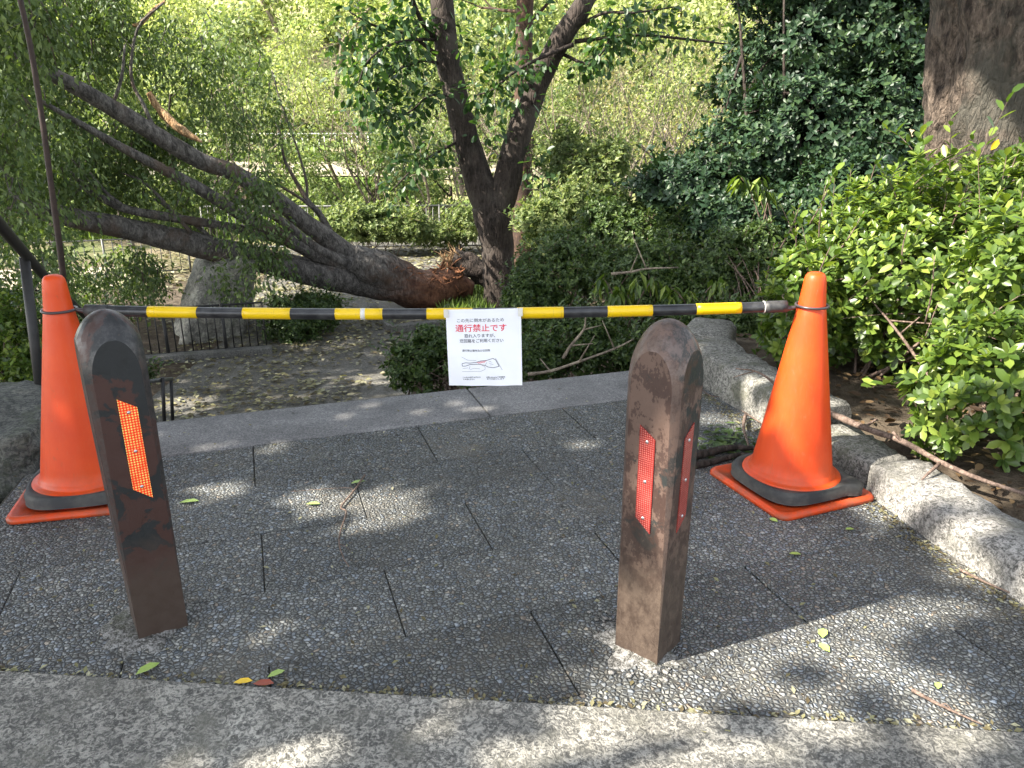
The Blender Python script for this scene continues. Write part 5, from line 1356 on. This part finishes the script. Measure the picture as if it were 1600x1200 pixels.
# patches given directly on the ground plane (x, y, rx, ry): light for cone, kerb, hedge
LITG += [(1.2, 2.38, .13, .07), (1.5, 2.52, .12, .1), (1.08, 2.3, .05, .05), (1.36, 2.47, .14, .13), (1.45, 2.15, .16, .2), (1.62, 2.6, .12, .3), (1.35, 2.78, .1, .12), (0.42, 1.54, .11, .06)]
SOLID = [(0.40, 1.505, .13, .055), (0.2, 1.47, .05, .04), (1.2, 2.38, .11, .06)]
LITG += SOLID
def shade_tree(name, label, base, height, gx0, gx1, gy0, gy1, zlo, zhi, n, size, lits, seed, xcut=None, gaps=0.0, z0=0.0, lname='crown', root=None, trunk=True):
    rng = np.random.default_rng(seed); rnd = random.Random(seed)
    if root is None: root = empty(name, base); tag(root, label, 'tree')
    B = np.array(tuple(root.location))
    gx = rng.uniform(gx0, gx1, n); gy = rng.uniform(gy0, gy1, n); z = rng.uniform(zlo, zhi, n)
    keep = np.ones(n, bool)
    wob = np.array([mnoise.noise(Vector((a * 5, b_ * 5, 0))) for a, b_ in zip(gx, gy)]) * 0.35
    hol = np.array([mnoise.noise(Vector((a * 8.0 + 3, b_ * 12.0, 2))) for a, b_ in zip(gx, gy)])
    for cx_, cy_, rx, ry in lits:
        d = ((gx - cx_) / (rx + 0.045)) ** 2 + ((gy - cy_) / (ry + 0.04)) ** 2
        keep &= (d > 1.0 + wob) | ((hol > 0.27) & (d > 0.3) & ((cx_, cy_, rx, ry) not in SOLID))
    if xcut is not None:
        edge = np.array([xcut(b_) for b_ in gy]); keep &= gx < edge + wob * .5
    if gaps > 0:
        nz = np.array([mnoise.noise(Vector((a * 6.5, b_ * 6.5, 5))) for a, b_ in zip(gx, gy)]); keep &= nz < gaps
    t_ = (z - z0) / SUN.z
    p = np.stack([gx + SUN.x * t_, gy + SUN.y * t_, z], 1)[keep] - B
    n = len(p); ax = rand_dirs(rng, n); ax[:, 2] -= .3; nn = rand_dirs(rng, n) * .5 + np.array(tuple(SUN)) * .9
    g = Geo(); g.add(*leaves(p, ax, nn, size * rng.uniform(.8, 1.2, n), 'dia', 1.5)); g.build(lname, M['leaf_fork'], root)
    if not trunk: return root
    g = Geo(); c = Vector(p.mean(axis=0))
    tube(g, [Vector((0, 0, -.3)), Vector((c.x * .15, c.y * .15, c.z * .5)), Vector((c.x * .55, c.y * .55, c.z * .95))], [.2, .16, .1], 14, 8, lump=.1)
    s0 = Vector((c.x * .45, c.y * .45, c.z * .85))
    for k in range(16):
        e = Vector(p[rnd.randrange(n)]); m_ = s0.lerp(e, .5) + Vector((0, 0, .25)); tube(g, [s0, m_, e], [.05, .03, .008], 6, 4)
    g.build('trunk', M['bark_dark'], root)
    return root
# ground rectangle covered by the shadow: the platform and front step
shade_tree('shade_tree', 'leafy tree left of the paving whose crown throws the dappled shade', (-6.6, -1.6, -0.1), 6,
           -4.2, 2.4, -1.2, 5.2, 3.6, 5.6, 26000, 0.15, LITG, 301, lambda y: 1.62 if y > 2.3 else 2.4, 0.52)

shade_tree('shade_tree', 'leafy tree left of the steps whose crown shades the lower path', (-9.5, 3.5, -1.2), 6,
           -6.5, 3.2, 4.2, 9.7, 3.8, 5.8, 15000, 0.19, [(-2.2, 8.6, .5, .3), (-1.3, 7.4, .4, .25), (-3, 6.6, .3, .3), (1.5, 6, .5, .3), (.6, 8.6, .5, .3), (2.6, 7.6, .5, .4)], 302, None, 0.3, -1.3)
shade_tree('old', '', None, 6, 3.9, 8.2, 4.05, 6.6, 4.4, 6.2, 9500, 0.16, [(4.15, 4.45, .07, .04)], 303, None, 0.55, 0.0, 'crown', bpy.data.objects['old_tree'], False)  # unseen leaves added overhead to shade the big trunk
print('objects', len(bpy.data.objects))
